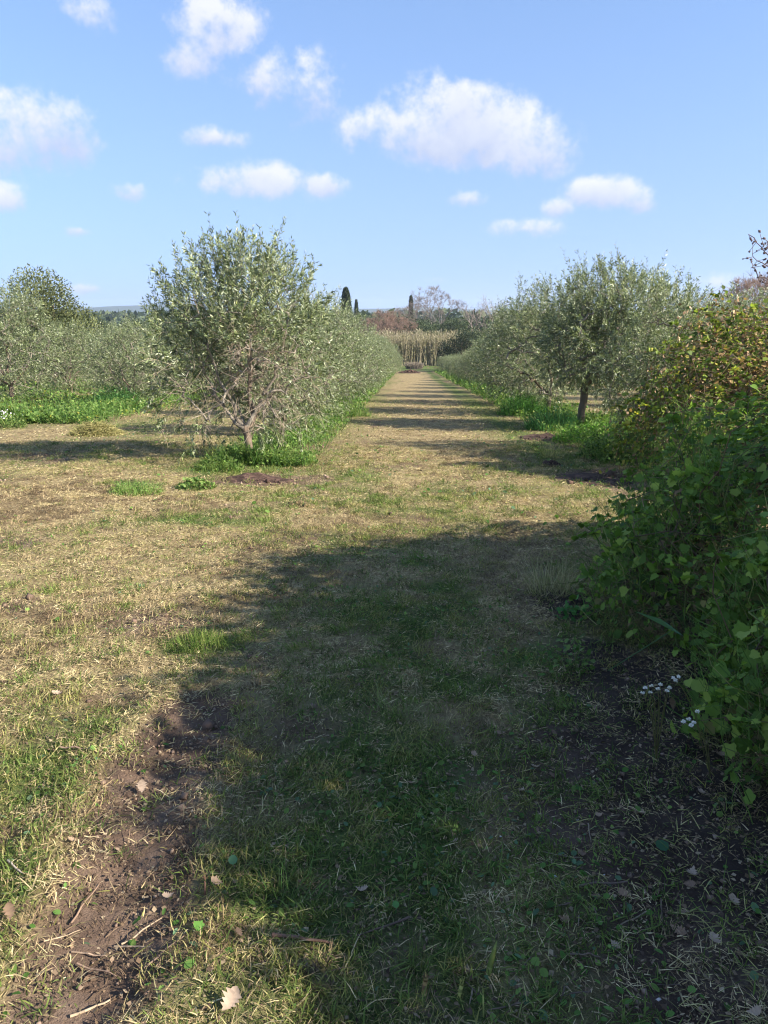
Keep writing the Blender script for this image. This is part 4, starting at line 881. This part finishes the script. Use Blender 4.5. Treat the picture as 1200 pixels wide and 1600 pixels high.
# ------------------------------------------------------------------ brambles and vines on the right
def thicket(name, label, cat, y0, y1, xc, hw, hmax, n, leaf, cols, w, dead_n, dead_cols, seed, n_single=0, n_cane=60, end_round=.9, tpl=0, group=None, front=1.25, deadtop=0, n_shoot=0, n_blade=0, rough=.55):
    g = np.random.default_rng(seed); ym = (y0 + y1) / 2; hl = (y1 - y0) / 2; xm = float(np.mean([xc(y) for y in (y0, ym, y1)]))
    root = obj(name, None, None, (xm, ym, float(gz(xm, ym)))); O = np.array([xm, ym, float(gz(xm, ym))]); tag(root, label, cat, group)
    def surf(yy, th, k):
        e = np.clip(np.abs(yy - ym) / hl, 0, 1); er = np.clip(1 - e ** 4, 0.02, 1) ** .5
        x_c = np.array([xc(v) for v in yy]); ux = -np.cos(th); uz = np.sin(th)
        b = 1 - rough * .5 + rough * 1.15 * (fbm(ux * 1.3 + yy * .9, yy * 1.2, uz * 1.6, seed=seed, oct=4) - .08) + .22 * (fbm(ux * 4 + yy * 3, yy * 4, uz * 4, seed=seed + 9, oct=2) - .5)
        X = x_c + ux * hw * er * b * k; Zr = np.abs(uz) ** .75 * hmax * (.84 + .32 * (yy - y0) / (y1 - y0)) * (.35 + .65 * er) * b * k
        return np.stack([X, yy, gz(X, yy) + Zr], 1), np.stack([ux, np.sign(yy - ym) * np.clip(e - .7, 0, 1) * 1.5, uz], 1)
    yy = g.uniform(y0, y1, n); th = g.uniform(0, 1, n) ** front * math.pi * .92; dep = 1 - np.abs(g.normal(0, .15, n)) + .03 * g.random(n)
    P, Nn = surf(yy, th, dep); P += g.normal(size=P.shape) * .03; P[:, 2] = np.maximum(P[:, 2], gz(P[:, 0], P[:, 1]) + .01)
    Nn = norm(norm(Nn) * .8 + [[0, 0, .5]] + g.normal(size=P.shape) * .6); D = rand_dir(n, g); D[:, 2] -= .45; D = norm(D - Nn * np.sum(D * Nn, 1, keepdims=True)); X, Y, Z = frame(D, Nn); l = leaf[0] + (leaf[1] - leaf[0]) * g.random(n) ** 1.8
    cs = tint(n, cols, w, .18, g)
    single = np.zeros(n, bool)
    if n_single:
        dist = np.linalg.norm(P - EYE, axis=1); inview = ((P[:, 0] / P[:, 1]) < .50) & (P[:, 1] > 1.3) & (dep > .95); score = np.where(inview, l / dist, 0); single[np.argsort(-score)[:n_single]] = True
    fol = MB()
    for k, T in enumerate(LOBED):
        s = (~single) & (np.arange(n) % 4 == k); T2 = T if (not tpl or k == 0) else ROUND
        fol.scatter(*T2, P[s] - O, X[s], Y[s], Z[s], l[s], cs[s])
    tag(obj('foliage', fol.mesh('foliage', M_LEAF), root), None, None, None, 'stuff')
    if n_single:
        pal = [(.085, .155, .028), (.12, .21, .038), (.165, .27, .05), (.25, .335, .07)]; meshes = []
        for T in LOBED:
            for c in pal: mb = MB(); mb.scatter(*T, np.zeros((1, 3)), np.array([[1., 0, 0]]), np.array([[0, 1., 0]]), np.array([[0, 0, 1.]]), np.ones(1), np.array([c])); meshes.append(mb.mesh('leaf', M_LEAF))
        for q, i in enumerate(np.where(single)[0]):
            o = obj('leaf', meshes[(q * 7 + (q // 16)) % 16], root); mt = Matrix((X[i] * l[i], Y[i] * l[i], Z[i] * l[i])).transposed().to_4x4(); mt.translation = Vector(P[i] - O); o.matrix_local = mt
    # withered leaves inside the tangle
    yy = g.uniform(y0, y1, dead_n); th = g.uniform(0, 1, dead_n) ** (front if not deadtop else .6) * math.pi * .75; P, Nn = surf(yy, th, g.uniform(.45, 1.03 if deadtop else .9, dead_n)); P += g.normal(size=P.shape) * .05; P[:, 2] = np.maximum(P[:, 2], gz(P[:, 0], P[:, 1]) + .01)
    X, Y, Z = frame(rand_dir(dead_n, g) - [[0, 0, .5]], rand_dir(dead_n, g)); l = g.uniform(leaf[0], leaf[1], dead_n); dm = MB(); dm.scatter(*LEAF4, P - O, X, Y, Z, np.stack([l * .6, l, l * 2.5], 1), tint(dead_n, dead_cols, None, .2, g))
    tag(obj('withered_leaves', dm.mesh('withered_leaves', M_DEAD), root), None, None, None, 'stuff')
    # arching canes, each one its own
    for i in range(n_cane):
        ya = g.uniform(y0 + .1, y1 - .1); yb = ya + g.normal() * .7; ta = g.uniform(.0, .35); tb = ta + g.uniform(.4, 1.5); m = 9; t = np.linspace(0, 1, m)
        pts, _ = surf(np.clip(ya + (yb - ya) * t, y0, y1), ta + (tb - ta) * t, .86 + .17 * np.sin(t * math.pi * .8)); pts += g.normal(size=3) * .03; r = np.linspace(.0042, .0018, m)
        mb = MB(); mb.segs(pts[:-1] - O, pts[1:] - O, r[:-1], r[1:], 4, tint(m - 1, [[(.16, .10, .06), (.13, .15, .05), (.24, .17, .10), (.10, .075, .05)][i % 4]], None, .05, g)); obj('cane', mb.mesh('cane', M_BARK), root)
    # shoots that stand off the tangle, each with its leaves in threes
    for i in range(n_shoot):
        p, nn = surf(np.array([g.uniform(y0 + .1, y1 - .05)]), np.array([g.uniform(.12, 1.5)]), 0.97); p = p[0]; d = norm(norm(nn[0]) * [.9, .9, .5] + np.array([0, g.normal() * .4, .35 + g.normal() * .3])); m = 8; L = g.uniform(.18, .48); t = np.linspace(0, 1, m)[:, None]
        pts = p - d * .08 + d * L * t + np.array([0, 0, -1]) * L * .55 * t ** 2; mb = MB(); r = np.linspace(.0028, .0012, m); mb.segs(pts[:-1] - O, pts[1:] - O, r[:-1], r[1:], 4, tint(m - 1, [(.14, .13, .06)], None, .1, g))
        q = np.repeat(pts[2:], 3, 0); k = len(q); D = norm(d * .5 + g.normal(size=(k, 3)) * .7); Xs, Ys, Zs = frame(D, norm(np.array([[0, 0, 1.0]]) + g.normal(size=(k, 3)) * .45)); mb.scatter(*LOBED[i % 4], q - O, Xs, Ys, Zs, g.uniform(leaf[0], leaf[1], k) * .85, tint(k, cols[:4], None, .15, g) * 1.15)
        obj('shoot', mb.mesh('shoot', M_LEAF), root)
    if n_blade:
        yy = g.uniform(y0, y1, n_blade); P, Nn = surf(yy, g.uniform(0, .9, n_blade), g.uniform(.75, 1.02, n_blade)); D = norm(norm(Nn) * [[1, 1, .2]] * .5 + [[0, 0, .9]] + g.normal(size=P.shape) * .35); Xs, Ys, Zs = frame(D, rand_dir(n_blade, g)); L = g.uniform(.1, .34, n_blade); gb = MB()
        P[:, 2] = np.maximum(P[:, 2] - .08, gz(P[:, 0], P[:, 1])); gb.scatter(*CURVE, P - O, Xs, Ys, Zs, np.stack([np.full(n_blade, .004), L, L], 1), tint(n_blade, [(.08, .15, .035), (.12, .20, .05), (.30, .27, .13)], [3, 3, 1], .2, g)); tag(obj('grass', gb.mesh('grass', M_GRASS), root), None, None, None, 'stuff')
    # fine tangle of stems
    k = 1500; yy = g.uniform(y0, y1, k); th = g.uniform(0, 1, k) * math.pi * .75; P, Nn = surf(yy, th, g.uniform(.5, 1.0, k)); D = rand_dir(k, g); L = g.uniform(.1, .4, (k, 1)); P[:, 2] = np.maximum(P[:, 2], gz(P[:, 0], P[:, 1])); tm = MB()
    tm.segs(P - O, P + D * L * [[1, 1, .6]] - O, np.full(k, .0022), np.full(k, .0014), 3, tint(k, [(.15, .10, .065), (.12, .13, .05), (.22, .17, .11)], None, .2, g)); tag(obj('stems', tm.mesh('stems', M_BARK), root), None, None, None, 'stuff')
    return root

DG = [(.08, .14, .026), (.115, .195, .035), (.16, .25, .046), (.245, .32, .065), (.05, .09, .02), (.18, .165, .055)]
thicket('bramble_hedge', 'dark green bramble hedge in the shade along the right side of the field', 'hedge', 1.25, 7.0, lambda y: float(np.interp(y, [1, 2.6, 4.2, 6, 7], [2.64, 2.68, 2.74, 3.34, 3.5])), 1.60, 1.34, 18000, (.021, .07), DG, [3, 3, 2.2, 1.4, 2, .9], 9000,
        [(.14, .09, .055), (.22, .155, .09), (.08, .055, .035)], 41, n_single=300, n_cane=46, front=1.1, n_shoot=120, n_blade=5200, rough=.95)
VG = [(.15, .205, .04), (.22, .275, .05), (.10, .145, .03), (.33, .30, .06), (.07, .105, .025), (.30, .19, .085)]
thicket('vine_bush', 'sunlit vine-covered bush with yellowing and brown leaves behind the bramble hedge', 'bush', 8.6, 12.0, lambda y: 4.75 + .08 * (y - 8.6), 1.65, 2.02, 12000, (.035, .075), VG, [3, 3, 3, 1.4, 2, 2.2], 15000,
        [(.34, .22, .13), (.27, .17, .10), (.44, .31, .19), (.18, .12, .08)], 47, n_cane=40, front=.9, deadtop=1, n_shoot=130, rough=1.25, tpl=1)

# ------------------------------------------------------------------ oak at the right, its twigs reach into the picture
def build_oak():
    g = np.random.default_rng(83); bx, by = 6.0, 1.35; bz = float(gz(bx, by))
    c = np.array([0, 0, 2.45]); r = np.array([2.9, 3.5, 1.5]); q = rand_dir(1450, g); q /= np.sum(np.abs(q) ** 3.4, 1, keepdims=True) ** (1 / 3.4); tips = c + q * (g.random(1450) ** (1 / 2.6))[:, None] * r * (.84 + .32 * fbm(q[:, 0] * 2 + 3, q[:, 1] * 2, q[:, 2] * 2, seed=6))[:, None]
    tips = tips[tips[:, 2] > .7]
    kk = 1 / math.tan(SUN_EL); sx = bx + tips[:, 0] + SHADOW_DIR[0] * tips[:, 2] * kk; sy = by + tips[:, 1] + SHADOW_DIR[1] * tips[:, 2] * kk
    edge = np.interp(sy, [.5, 1.5, 1.8, 2.2, 2.6, 3.2, 3.9, 4.7, 6.0, 6.4], [-.1, -.2, -.35, -.55, -.72, -.85, -.92, -.85, -.55, .2]) + .1
    tips = tips[(sx > edge) & (sy < 6.2)]  # crown pruned so that its shadow fills the wanted foreground outline
    limbs = [c + np.array([math.cos(a) * 1.2, math.sin(a) * 1.2, g.uniform(-.3, .7)]) for a in np.arange(6) * 1.047] + [np.array([-1.9, 2.7, 2.0])]
    P, par, tn = grow_skeleton(g, [(0, 0, -.1), (.02, .01, .3), (.0, .03, .7), (-.03, .02, 1.1)], limbs, tips); rad = radii(P, par, tn, .006, .46); wood = MB(); i = np.arange(1, len(P)); th = rad[i] > .012
    for sel, sd in ((i[th], 8), (i[~th], 4)): wood.segs(P[par[sel]], P[sel], np.minimum(rad[par[sel]], rad[sel] * 1.6), rad[sel], sd, tint(len(sel), [(.16, .125, .10)], None, .1, g))
    sid = np.repeat(np.arange(len(tn)), 80); k = len(sid); Q = P[tn][sid] + g.normal(size=(k, 3)) * .13; D = norm(g.normal(size=(k, 3)) + [[0, 0, -.2]]); X, Y, Z = frame(D, norm(np.array([[0, 0, 1.0]]) + g.normal(size=(k, 3)) * .6)); l = g.uniform(.045, .085, k); cr = MB()
    cr.scatter(*LEAF4, Q, X, Y, Z, np.stack([l * .95, l * 1.3, l], 1), tint(k, [(.05, .08, .025), (.075, .105, .032), (.035, .06, .02), (.12, .11, .04)], None, .2, g))
    e = obj('oak_tree', None, None, (bx, by, bz)); tag(e, 'oak tree at the right whose budded twigs hang into the sky above the hedge', 'tree')
    obj('trunk', wood.mesh('trunk', M_BARK), e); obj('crown', cr.mesh('crown', M_LEAF), e)
    # budded twigs that show against the sky
    O = np.array([bx, by, bz]); start = EYE + ray(1285, 470) * 6.0; paths = [(1285, 470, 1195, 395, 1172, 368), (1285, 470, 1205, 420, 1170, 396), (1270, 475, 1200, 445, 1176, 420), (1230, 430, 1205, 390, 1190, 372), (1280, 440, 1215, 452, 1186, 438)]
    tw = MB(); bp = []; base = O + np.array([-1.9, 2.7, 2.0])
    tw.segs(base[None], start[None], np.array([.02]), np.array([.01]), 5, tint(1, [(.15, .115, .10)]))
    for p in paths:
        pts = np.array([EYE + ray(p[j] , p[j + 1]) * (6.0 - .05 * j) for j in (0, 2, 4)]); t = np.linspace(0, 1, 12)[:, None]; cv = (1 - t) ** 2 * pts[0] + 2 * t * (1 - t) * pts[1] + t ** 2 * pts[2] + g.normal(size=(12, 3)) * .008; rr = np.linspace(.006, .0022, 12)
        tw.segs(cv[:-1], cv[1:], rr[:-1], rr[1:], 4, tint(11, [(.17, .13, .12)], None, .1, g))
        for m in range(4, 12):
            for _ in range(2):
                d = norm(g.normal(size=3)); L = g.uniform(.02, .07); tw.segs(cv[m][None], (cv[m] + d * L)[None], np.array([.002]), np.array([.0015]), 3, tint(1, [(.17, .13, .12)])); bp.append(cv[m] + d * L)
    o = obj('twig', tw.mesh('twig', M_BARK), e); o.matrix_parent_inverse = Matrix.Translation(-Vector(O))
    ico = np.array([[0, 0, 1], [.7, 0, .1], [0, .7, .1], [-.7, 0, .1], [0, -.7, .1], [0, 0, -.8]], float); icf = [[0, 1, 2], [0, 2, 3], [0, 3, 4], [0, 4, 1], [5, 2, 1], [5, 3, 2], [5, 4, 3], [5, 1, 4]]
    bm = MB(); mesh = None
    bm.scatter(ico, icf, np.zeros((1, 3)), np.array([[1., 0, 0]]), np.array([[0, 1., 0]]), np.array([[0, 0, 1.]]), np.ones(1), np.array([[.16, .11, .10]])); mesh = bm.mesh('bud', M_BARK)
    for q in bp: obj('bud', mesh, e, Vector(q - O), (g.random() * 3, g.random() * 3, 0), (float(g.uniform(.008, .015)),) * 3)
build_oak()

# ------------------------------------------------------------------ small things on the ground
def oak_leaf_mesh(seed, curl, col):
    g = np.random.default_rng(seed); ys = np.linspace(0, 1, 13); wid = np.interp(ys, [0, .08, .25, .5, .7, .9, 1], [.03, .07, .22, .36, .40, .22, .02]) * np.array([1, 1, .62, 1.15, .6, 1.12, .62, 1.15, .62, 1.1, .75, .9, 1])
    V = []
    for y_, w_ in zip(ys, wid):
        a = g.normal() * .05
        z0 = curl * (y_ - .5) ** 2 * 1.4; V += [(-w_ * (1 + a), y_ + .03 * w_, z0 + curl * 1.6 * w_ * w_ + g.normal() * .012), (0, y_, z0 - .02), (w_ * (1 - a), y_ + .03 * w_, z0 + curl * 1.2 * w_ * w_ + g.normal() * .012)]
    LI = []; PL = []
    for i in range(12): b = i * 3; LI += [b, b + 1, b + 4, b + 3, b + 1, b + 2, b + 5, b + 4]; PL += [4, 4]
    mb = MB(); mb.add(np.array(V), LI, PL, tint(24, [col], None, .06, g)); 
    mb.segs(np.array([[0, 0, -.01]]), np.array([[.03, -.28, .0]]), np.array([.018]), np.array([.014]), 4, np.array([[.2, .14, .09]]))
    return mb.mesh('oak_leaf', M_DEAD)
MARKS = [('the bluish white stone', (866, 1375)), ('the white fluffy heads', (1030, 1085)), ('the single dark green leaf on the soil', (1040, 1338)), ('the broad green upright stalk', (762, 1510)), ('the brown split cut stalk', (662, 1545)), ('the dry pale grass tuft', (862, 925)),
         ('the pale pebble at the lower right', (1028, 1568)), ('the reddish brown stick', (470, 1477)), ('the lower right corner', (1195, 1595)), ('the thin pale grass blades in the shade', (615, 1110))]
def name_by_marks(objs, text):
    pts = np.array([[o.location.x, o.location.y] for o in objs]); d = np.array([np.hypot(*(pts - np.array(gp0(*m[1]))).T) for m in MARKS])
    for i, o in enumerate(objs):
        k = int(np.argmin(d[:, i])); r = int(np.sum(d[k] < d[k, i])); o['label'] = text % ((ORD[r] + ' nearest') if r else 'nearest') + ' to ' + MARKS[k][0]
def build_litter():
    g = np.random.default_rng(91)
    cols = [(.26, .17, .11), (.33, .23, .155), (.19, .125, .085), (.40, .30, .22)]; LM = [oak_leaf_mesh(i, [.35, .6, .2, .8][i % 4], cols[i % 4]) for i in range(8)]
    def leaf_at(px, py, size, rz, label, group=None, tilt=(0, 0), mi=None):
        x, y, z = gp(px, py); o = obj('oak_leaf', LM[mi if mi is not None else int(g.integers(8))], None, (x, y, z + .016), (tilt[0] + g.normal() * .15, tilt[1] + g.normal() * .15, rz), (size, size, size)); tag(o, label, 'leaf', group)
    leaf_at(348, 1592, .062, -.4, 'large pale brown oak leaf at the bottom of the picture', None, (.25, .1), 3)
    leaf_at(222, 1246, .05, .4, 'pale curled oak leaf standing in the rut at the shade edge', None, (.9, .2), 3)
    leaf_at(18, 1446, .05, .1, 'reddish brown oak leaf on the grass at the left edge', None, (.8, -.3), 0)
    leaf_at(348, 1390, .042, 1.2, 'pinkish brown curled leaf just below the round green leaf', None, (.3, 0), 1)
    leaf_at(272, 1405, .035, 2.0, 'small pale leaf on the straw right of the bare rut', None, (.2, 0), 3)
    leaf_at(378, 1472, .032, .8, 'small brown leaf in the grass below the pinkish curled leaf', None, (.2, .3), 0)
    leaf_at(122, 1322, .034, 1.6, 'small pinkish leaf at the left edge of the bare rut', None, (.3, 0), 1)
    leaf_at(100, 1090, .06, 1.4, 'pale brown leaf on the sunny straw above the bare rut', None, (.1, 0), 3)
    leaf_at(1050, 1115, .065, .3, 'big pinkish brown leaf below the white flowers', None, (.7, .2), 0)
    for px, py in ((840, 1205), (865, 1225), (815, 1240), (1060, 1400), (1090, 1360), (905, 1345), (1040, 1445), (985, 1410), (770, 1290), (940, 1270), (1130, 1480), (1000, 1290), (870, 1165), (1080, 1260), (1150, 1420), (745, 1190), (560, 1395), (700, 1330), (960, 1480), (880, 1440), (1110, 1185), (790, 1150), (640, 1215), (1020, 1210), (920, 1400), (830, 1375), (1165, 1590)):
        leaf_at(px + g.normal() * 6, py + g.normal() * 6, g.uniform(.028, .05), g.random() * 6.28, 'brown fallen leaf on the dark soil and litter in the shade', 'fallen leaves in the shade', (g.normal() * .2, g.normal() * .2))
    # stalks and sticks
    def stick(p0, p1, r, label, col, name='dry_stalk', lift=.012, cat='stalk', group=None):
        a = gp(*p0); b = gp(*p1); m = 7; t = np.linspace(0, 1, m)[:, None]; pts = a + (b - a) * t; pts += np.cumsum(g.normal(size=(m, 3)), 0) * np.linalg.norm(b - a) * .008; pts[:, 2] = gz(pts[:, 0], pts[:, 1]) + lift + r + np.abs(g.normal(size=m)) * .003; O = pts[0].copy(); rr = np.linspace(r, r * .55, m)
        mb = MB(); mb.segs(pts[:-1] - O, pts[1:] - O, rr[:-1], rr[1:], 6, tint(m - 1, [col], None, .08, g)); tag(obj(name, mb.mesh(name, M_BARK), None, O), label, cat, group)
    T = (.36, .27, .18)
    stick((112, 1452), (155, 1385), .0035, 'brown stalk lying along the left bank of the bare rut', (.24, .16, .11))
    stick((190, 1484), (252, 1440), .003, 'pale stalk crossing the bare rut from its right bank', T)
    stick((180, 1486), (240, 1488), .003, 'pale stalk lying level across the bare rut', T)
    stick((112, 1494), (165, 1500), .003, 'short brown stalk on the left of the bare rut', (.28, .2, .14))
    stick((122, 1513), (182, 1535), .003, 'short brown stalk across the lower rut', (.25, .17, .12))
    stick((225, 1522), (290, 1470), .003, 'straight dark stalk lying right of the bare rut', (.20, .14, .10))
    stick((110, 1597), (172, 1572), .004, 'pale stalk at the bottom edge in the rut', T)
    stick((70, 1480), (130, 1460), .0022, 'thin straw lying across the left bank of the rut', T)
    stick((12, 1352), (40, 1374), .004, 'grey bent twig on the grass at the left edge', (.38, .32, .26))
    stick((425, 1470), (520, 1484), .006, 'reddish brown stick lying in the shaded grass', (.20, .115, .08), 'stick', .012, 'stick')
    stick((95, 1174), (142, 1176), .004, 'brown stick on the sunny straw above the rut', (.28, .19, .14), 'stick', .012, 'stick')
    stick((640, 1440), (560, 1470), .004, 'dark stick in the shaded litter left of the cut stems', (.13, .09, .07), 'stick', .01, 'stick')
    stick((905, 1390), (980, 1386), .004, 'dark twig lying in the shaded litter near the hedge', (.14, .10, .08), 'stick', .01, 'stick')
    for i in range(26):
        px, py = g.uniform(650, 1180), g.uniform(1180, 1590); a = g.random() * 3.14; L = g.uniform(25, 70)
        stick((px, py), (px + math.cos(a) * L, py + math.sin(a) * L * .6), g.uniform(.0014, .003), 'thin dry twig lying on the shaded ground by the hedge', [(.16, .12, .09), (.24, .19, .13), (.12, .09, .07)][i % 3], 'twig', .008, 'twig', 'twigs in the shade')
    # cut stems and upright stalks
    def upright(px, py, h, r, lean, label, cols, name, blade=False):
        x, y, z = gp(px, py); m = 6; t = np.linspace(0, 1, m)[:, None]; pts = np.array([[0, 0, -.01]]) + np.array([[lean[0], lean[1], 1]]) * h * t + np.array([[lean[0], 0, -.1]]) * h * t ** 2 * .4; rr = r * np.linspace(1.1, .85, m) if not blade else r * np.sin(np.linspace(.5, 3.0, m)); mb = MB()
        mb.segs(pts[:-1], pts[1:], rr[:-1], rr[1:], 7, tint(m - 1, cols, None, .12, g))
        if not blade:
            k = 9; a = np.arange(k) * .7; P0 = np.stack([np.cos(a) * r * .6, np.sin(a) * r * .6, np.full(k, h * .9)], 1) + pts[-1] * [[1, 1, 0]]; mb.segs(P0, P0 + np.stack([np.cos(a) * r * .5, np.sin(a) * r * .5, g.uniform(.1, .35, k) * h], 1), np.full(k, r * .3), np.full(k, r * .08), 3, tint(k, cols, None, .2, g))
        return tag(obj(name, mb.mesh(name, M_BARK if not blade else M_GRASS), None, (x, y, z)), label, 'stem')
    upright(662, 1556, .055, .0075, (.05, .1), 'brown split cut stem standing at the bottom of the picture', [(.34, .22, .09), (.44, .32, .13), (.22, .13, .07)], 'cut_stalk')
    upright(716, 1560, .05, .006, (.12, .1), 'yellow-green cut stem right of the brown split stem', [(.40, .38, .11), (.30, .30, .09)], 'cut_stalk')
    upright(760, 1532, .11, .008, (.18, .3), 'broad green upright stalk right of the cut stems', [(.20, .24, .07), (.15, .19, .05)], 'green_stalk', True)
    upright(756, 1590, .075, .0025, (-.03, .1), 'thin yellow-green stem below the broad green stalk', [(.34, .36, .11)], 'green_stalk')
    upright(349, 1442, .07, .0022, (.0, .1), 'thin brown stem standing in the grass under the pinkish leaf', [(.26, .2, .10)], 'weed_stub')
    upright(320, 1400, .06, .0028, (.02, .1), 'reddish stem standing at the right bank of the rut', [(.24, .13, .09)], 'weed_stub')
    # round leaf, arrow-shaped leaf, bits
    def one_leaf(px, py, up, size, w, rz, col, label, T=ROUND, tilt=.5):
        x, y, z = gp(px, py); mb = MB(); mb.scatter(*T, np.zeros((1, 3)), np.array([[1., 0, 0]]), np.array([[0, 1., 0]]), np.array([[0, 0, 1.]]), np.array([[w, size, size]]), np.array([col])); mb.segs(np.array([[0, 0, 0.]]), np.array([[0., -.2 * size, -up]]), np.array([.0015]), np.array([.0015]), 4, np.array([col])); tag(obj('green_leaf', mb.mesh('green_leaf', M_LEAF), None, (x, y, z + up), (tilt, 0, rz)), label, 'leaf')
    one_leaf(365, 1368, .04, .030, .03, .2, (.09, .19, .10), 'round blue-green leaf standing in the shaded grass', ROUND, .75)
    one_leaf(1040, 1338, .02, .045, .05, .4, (.05, .12, .06), 'single dark green leaf on the soil by the hedge', ROUND, .3)
    one_leaf(620, 1432, .03, .022, .022, .4, (.12, .26, .08), 'small bright green leaf in the middle of the shaded litter', ROUND, .5)
    one_leaf(315, 1460, .02, .032, .03, 1.0, (.14, .30, .06), 'bright green lobed seedling right of the rut', LOBED[1], .4)
    x, y, z = gp(1085, 1080); mb = MB(); arrow = (np.array([[0, 0, 0], [-.5, -.22, .04], [-.36, .3, .08], [0, 1, -.12], [.36, .3, .08], [.5, -.22, .04]], float), [[0, 3, 2, 1], [0, 5, 4, 3]])
    mb.scatter(*arrow, np.zeros((1, 3)), np.array([[1., 0, 0]]), np.array([[0, 1., 0]]), np.array([[0, 0, 1.]]), np.array([[.10, .17, .17]]), np.array([[.10, .20, .12]])); p = EYE + ray(1050, 985) * 3.35
    mb.segs(np.array([[0, 0, 0.]]), np.array([[.1, .15, -.3]]), np.array([.003]), np.array([.003]), 4, np.array([[.08, .15, .07]])); tag(obj('arrow_leaf', mb.mesh('arrow_leaf', M_LEAF), None, p, (.35, .5, .9)), 'large pale arrow-shaped leaf standing out of the hedge foot', 'leaf')
    # white fluffy flower heads
    def flower_plant(px, py, heads, label):
        b = gp(px, py); e = obj('flower_plant', None, None, b); tag(e, label, 'flowers')
        for hx, hy, dd in heads:
            hp = EYE + ray(hx, hy) * dd; v = hp - b; m = 6; t = np.linspace(0, 1, m)[:, None]; pts = v * t + np.array([[0, 0, .06]]) * np.sin(t * 3.14) ; mb = MB(); mb.segs(pts[:-1], pts[1:], np.full(5, .0016), np.full(5, .0012), 4, tint(5, [(.22, .21, .09)], None, .1, g)); obj('stem', mb.mesh('stem', M_GRASS), e)
            n = 34; D = rand_dir(n, g); D[:, 2] = np.abs(D[:, 2]) * .8 - .15; D = norm(D); X, Y, Z = frame(D, rand_dir(n, g)); mb = MB(); mb.scatter(*LEAF4, np.repeat(v[None], n, 0), X, Y, Z, np.tile([[.005, .0095, .01]], (n, 1)), tint(n, [(.82, .80, .80), (.7, .67, .66)], None, .05, g)); obj('blossom', mb.mesh('blossom', M_PETAL), e)
    flower_plant(1025, 1190, [(1008, 1075, 2.95), (1018, 1072, 2.96), (1028, 1077, 2.95), (1042, 1080, 2.94), (1016, 1082, 2.94), (1032, 1070, 2.97), (1046, 1075, 2.96), (1004, 1083, 2.93)], 'weed with a spray of white fluffy heads at the hedge foot')
    flower_plant(1100, 1180, [(1052, 1060, 3.0), (1060, 1058, 3.0), (1056, 1064, 2.99)], 'white fluffy heads just above the main white spray')
    flower_plant(1110, 1215, [(1068, 1128, 2.75), (1076, 1124, 2.76), (1084, 1130, 2.74), (1090, 1112, 2.78), (1080, 1134, 2.73)], 'lowest cluster of white fluffy heads at the hedge foot')
    # pale stones
    ico = np.array([[0, 0, .6], [.7, 0, .1], [0.1, .62, .05], [-.6, .1, 0], [-.1, -.6, .1], [0, 0, -.4], [.45, .4, .35], [-.4, -.3, .4]], float); icf = [[0, 6, 2], [0, 1, 6], [1, 2, 6], [0, 2, 3], [0, 3, 7], [7, 3, 4], [0, 7, 4], [0, 4, 1], [5, 2, 1], [5, 3, 2], [5, 4, 3], [5, 1, 4]]
    for px, py, s, c, lab in ((866, 1375, .011, (.55, .58, .66), 'small bluish white stone in the shaded litter'), (1028, 1568, .012, (.5, .46, .44), 'pale pebble on the dark soil at the lower right'), (902, 1286, .010, (.45, .42, .40), 'small grey pebble on the dark soil patch'), (782, 1312, .008, (.42, .40, .38), 'tiny pale pebble left of the dark soil patch'), (944, 1372, .008, (.5, .48, .47), 'tiny white pebble right of the bluish white stone')):
        x, y, z = gp(px, py); mb = MB(); mb.scatter(ico, icf, np.zeros((1, 3)), np.array([[1., 0, 0]]), np.array([[0, 1., 0]]), np.array([[0, 0, 1.]]), np.array([[s, s * .8, s * .7]]), np.array([c])); tag(obj('pebble', mb.mesh('pebble', M_SOIL), None, (x, y, z + .012)), lab, 'pebble')
build_litter()
name_by_marks([o for o in COL.objects if o.get('group') == 'fallen leaves in the shade'], 'brown fallen shaded leaf %s')
name_by_marks([o for o in COL.objects if o.get('group') == 'twigs in the shade'], 'thin dry shaded twig %s')

# ------------------------------------------------------------------ the air of the day
def build_haze():
    me = bpy.data.meshes.new('haze'); x0, x1, y0, y1, z0, z1 = -4600, 4600, -420, 4800, -12, 75
    V = [(x, y, z) for z in (z0, z1) for y in (y0, y1) for x in (x0, x1)]
    me.from_pydata(V, [], [(0, 2, 3, 1), (4, 5, 7, 6), (0, 1, 5, 4), (2, 6, 7, 3), (0, 4, 6, 2), (1, 3, 7, 5)]); me.update()
    m = bpy.data.materials.new('air'); m.use_nodes = True; nt = m.node_tree; nt.nodes.clear(); out = nt.nodes.new('ShaderNodeOutputMaterial'); v = nt.nodes.new('ShaderNodeVolumePrincipled')
    v.inputs['Color'].default_value = (.72, .84, 1, 1); v.inputs['Density'].default_value = HAZE; v.inputs['Anisotropy'].default_value = 0.2
    nt.links.new(v.outputs[0], out.inputs['Volume']); me.materials.append(m); tag(obj('haze', me), 'thin blue haze over the distance', 'haze', None, 'stuff')
HAZE = 0.00022
build_haze()
